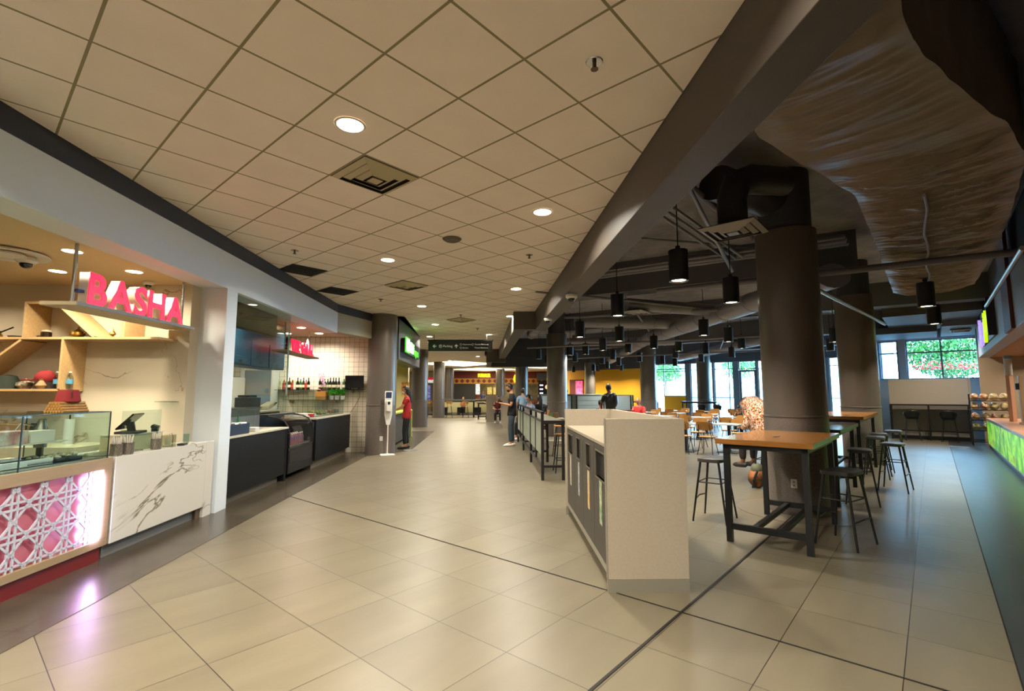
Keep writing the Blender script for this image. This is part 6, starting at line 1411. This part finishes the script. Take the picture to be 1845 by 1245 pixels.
person('seated person in a dark cap and navy top at a table by the booths', ab(14.0,-8.25)[:2]+(0,), AN+.6, 'sit', 1.0, shirt='#1a2238', trousers='#20242c', hair='short', hat='#15171c', bow=.35, torso=1.1)
chair(ab(13.95,-8.27), AN+.6, 'plywood chair under the person in the dark cap')
person('seated bald person in red with a pale face beyond the dark cap', (4.5,17.4,0), -PI/2-.6, 'sit', 1.05, shirt='#b01c1c', trousers='#20242c', hair='none', bow=.4, skin=mat('skin_pink', '#c8866e', .5)); chair((4.5,17.42,0), -PI/2-.6, 'plywood chair under the bald person in red')
cafetable((4.75,16.75,0), .3, 'pale table between the person in red and the dark cap')
person('seated person with a blue face mask and dark vest behind the railing table', (.62,16.6,0), PI+.4, 'sit', 1.12, shirt='#8ea3cc', trousers='#20242c', hair='short', mask='#6fb8d8', bow=.3); chair((.64,16.6,0), PI+.4, 'plywood chair under the person with the blue face mask')
person('seated person with long black hair and black top right of the blue mask', (.98,17.2,0), PI/2+.4, 'sit', 1.12, shirt='#0b0b0e', trousers='#8d8a80', hair='long', bow=0); chair((.98,17.2,0), PI/2+.4, 'plywood chair under the person with long black hair')
small('side_table', MB().box(-.3,-.3,.71,.3,.3,.74).box(-.03,-.03,.02,.03,.03,.71).box(-.22,-.22,0,.22,.22,.02), M_cap, (1.40,16.1,0), 'white table with drinks next to the seated pair', 'table', bev=0)
small('green_drink', MB().lathe([(0,0),(.035,0),(.042,.15),(0,.15)], n=14), mat('drink_green', '#4a8a2a', .4), (1.28,16.1,.74), 'green drink on the white table next to the seated pair', 'drink', smooth=True)
small('brown_bag', MB().box(-.1,-.06,0,.1,.06,.17), mat('kraft', '#7d6041', .7), (1.43,16.2,.74), 'brown paper bag on the white table next to the seated pair', 'bag', bev=.01)
person('child in dark clothes leaning over a pale table near the windows', ab(18.42,-5.22)[:2]+(0,), AN+PI, 'sit', .86, shirt='#22262e', trousers='#14151a', hair='short', bow=.7, lean=.25, haircol='#0c0c0c', skin=mat('skin_warm', '#b07a58', .5), long_sleeve=True); chair(ab(18.44,-5.22), AN+PI, 'plywood chair under the child in dark clothes')
person('person in a pale blue shirt standing just behind the man in the polo', (.42,19.2,0), PI/2, 'stand', 1.0, shirt='#8fb0cf', trousers='#22262e', bow=.1)
for x, sc, lab in ((-3.4,'#b06040','burger shop worker in an orange top behind the counter'),(-2.8,'#5a6aa0','burger shop worker in a bluish top behind the counter')): person(lab, (x,46.6,0), -PI/2, 'stand', 1.05, shirt=sc, hat='#8a2020' if 'orange' in lab else None)
person('far person seen against the yellow wall behind the pale green counter', (3.55,31.6,0), -PI/2, 'stand', 1.03, shirt='#14161a', trousers='#14161a')
person('seated person at the farthest bar table in front of the burger shop', (-3.6,36.3,0), -PI/2, 'sit', 1.0, shirt='#c07a50', trousers='#22262e')
person('person seated behind the white waste cabinet next to the standing man', (-.75,26.2,0), -PI/2, 'sit', 1.05, shirt='#6a2c2a', trousers='#22262e', hair='long')
# person in a patterned wrap on the stool behind the column
def wrap_mat():
    m = bpy.data.materials.new('patterned_wrap'); m.use_nodes = True; nt = m.node_tree; b = nt.nodes['Principled BSDF']; L = nt.links.new
    tc = nt.nodes.new('ShaderNodeTexCoord'); mp = nt.nodes.new('ShaderNodeMapping'); mp.inputs['Scale'].default_value = (13,13,9); mp.inputs['Rotation'].default_value = (.4,.3,.6); L(tc.outputs['Object'], mp.inputs[0])
    v = nt.nodes.new('ShaderNodeTexVoronoi'); L(mp.outputs[0], v.inputs['Vector']); cr = nt.nodes.new('ShaderNodeValToRGB'); cr.color_ramp.interpolation = 'CONSTANT'; e = cr.color_ramp.elements
    e[0].position = 0; e[0].color = lin('#d8bfa8'); e[1].position = .32; e[1].color = lin('#b5622a')
    for p, c in ((.55,'#d8c8b8'),(.72,'#3a2018'),(.85,'#c07830')): q = e.new(p); q.color = lin(c)
    sp = nt.nodes.new('ShaderNodeSeparateColor'); L(v.outputs['Color'], sp.inputs[0]); L(sp.outputs[0], cr.inputs[0]); L(cr.outputs[0], b.inputs['Base Color']); b.inputs['Roughness'].default_value = .85; return m
M_wrap = wrap_mat(); px_, py_, _ = ab(9.0,-2.15)
pw, J = person('person in an orange and white patterned wrap bent forward on a stool behind the column', (px_,py_,.26), AN+PI/2-.5, 'sit', 1.0, shirt=M_wrap, trousers='#231c18', hair='none', bow=.9, lean=.5, long_sleeve=True, torso=1.25, shoes='#1c1a18', skin=mat('skin_brown', '#7c5238', .5))
b = MB(); b.tube([(-.05,0,.42),(-.02,0,.60),(.06,0,.80),(.20,0,.98),(.36,0,1.10),(.42,0,1.12)], [.24,.25,.27,.24,.17,.05], 22, flat=.9)
for v in b.bm.verts: v.co += Vector((nz.noise(v.co*7)*.05, nz.noise(v.co*7+Vector((9,0,0)))*.05, nz.noise(v.co*6)*.03))
b.build('patterned_wrap', M_wrap, pw, smooth=True)
t = thing('hiking_backpack', 'orange backpack with black and teal straps on the floor beside the nearest column', 'backpack', (4.02,8.15,0), .3)
b = MB(); b.sph((0,0,.16), .15,.14,.16, n=18, m=12)
for v in b.bm.verts: v.co += Vector((nz.noise(v.co*9)*.03, nz.noise(v.co*8)*.03, 0)); v.co.z = max(v.co.z, .0)
b.build('bag_body', mat('bag_orange', '#96561a', .6, col2='#3a2414', nscale=7), t, smooth=True)
MB().sph((0,.0,.30), .10,.09,.10, n=14, m=9).build('top_pouch', mat('bag_khaki', '#6a6a52', .7, noise=.3), t, smooth=True)
MB().tube([(-.13,-.05,.02),(-.17,-.1,.15),(-.11,-.12,.28)], .018, 6, flat=.5).build('strap', M_black, t); MB().tube([(-.05,-.17,.0),(.08,-.19,.03),(.16,-.1,.02)], .02, 6, flat=.5).build('strap', mat('strap_teal', '#1f4a4a', .6), t)
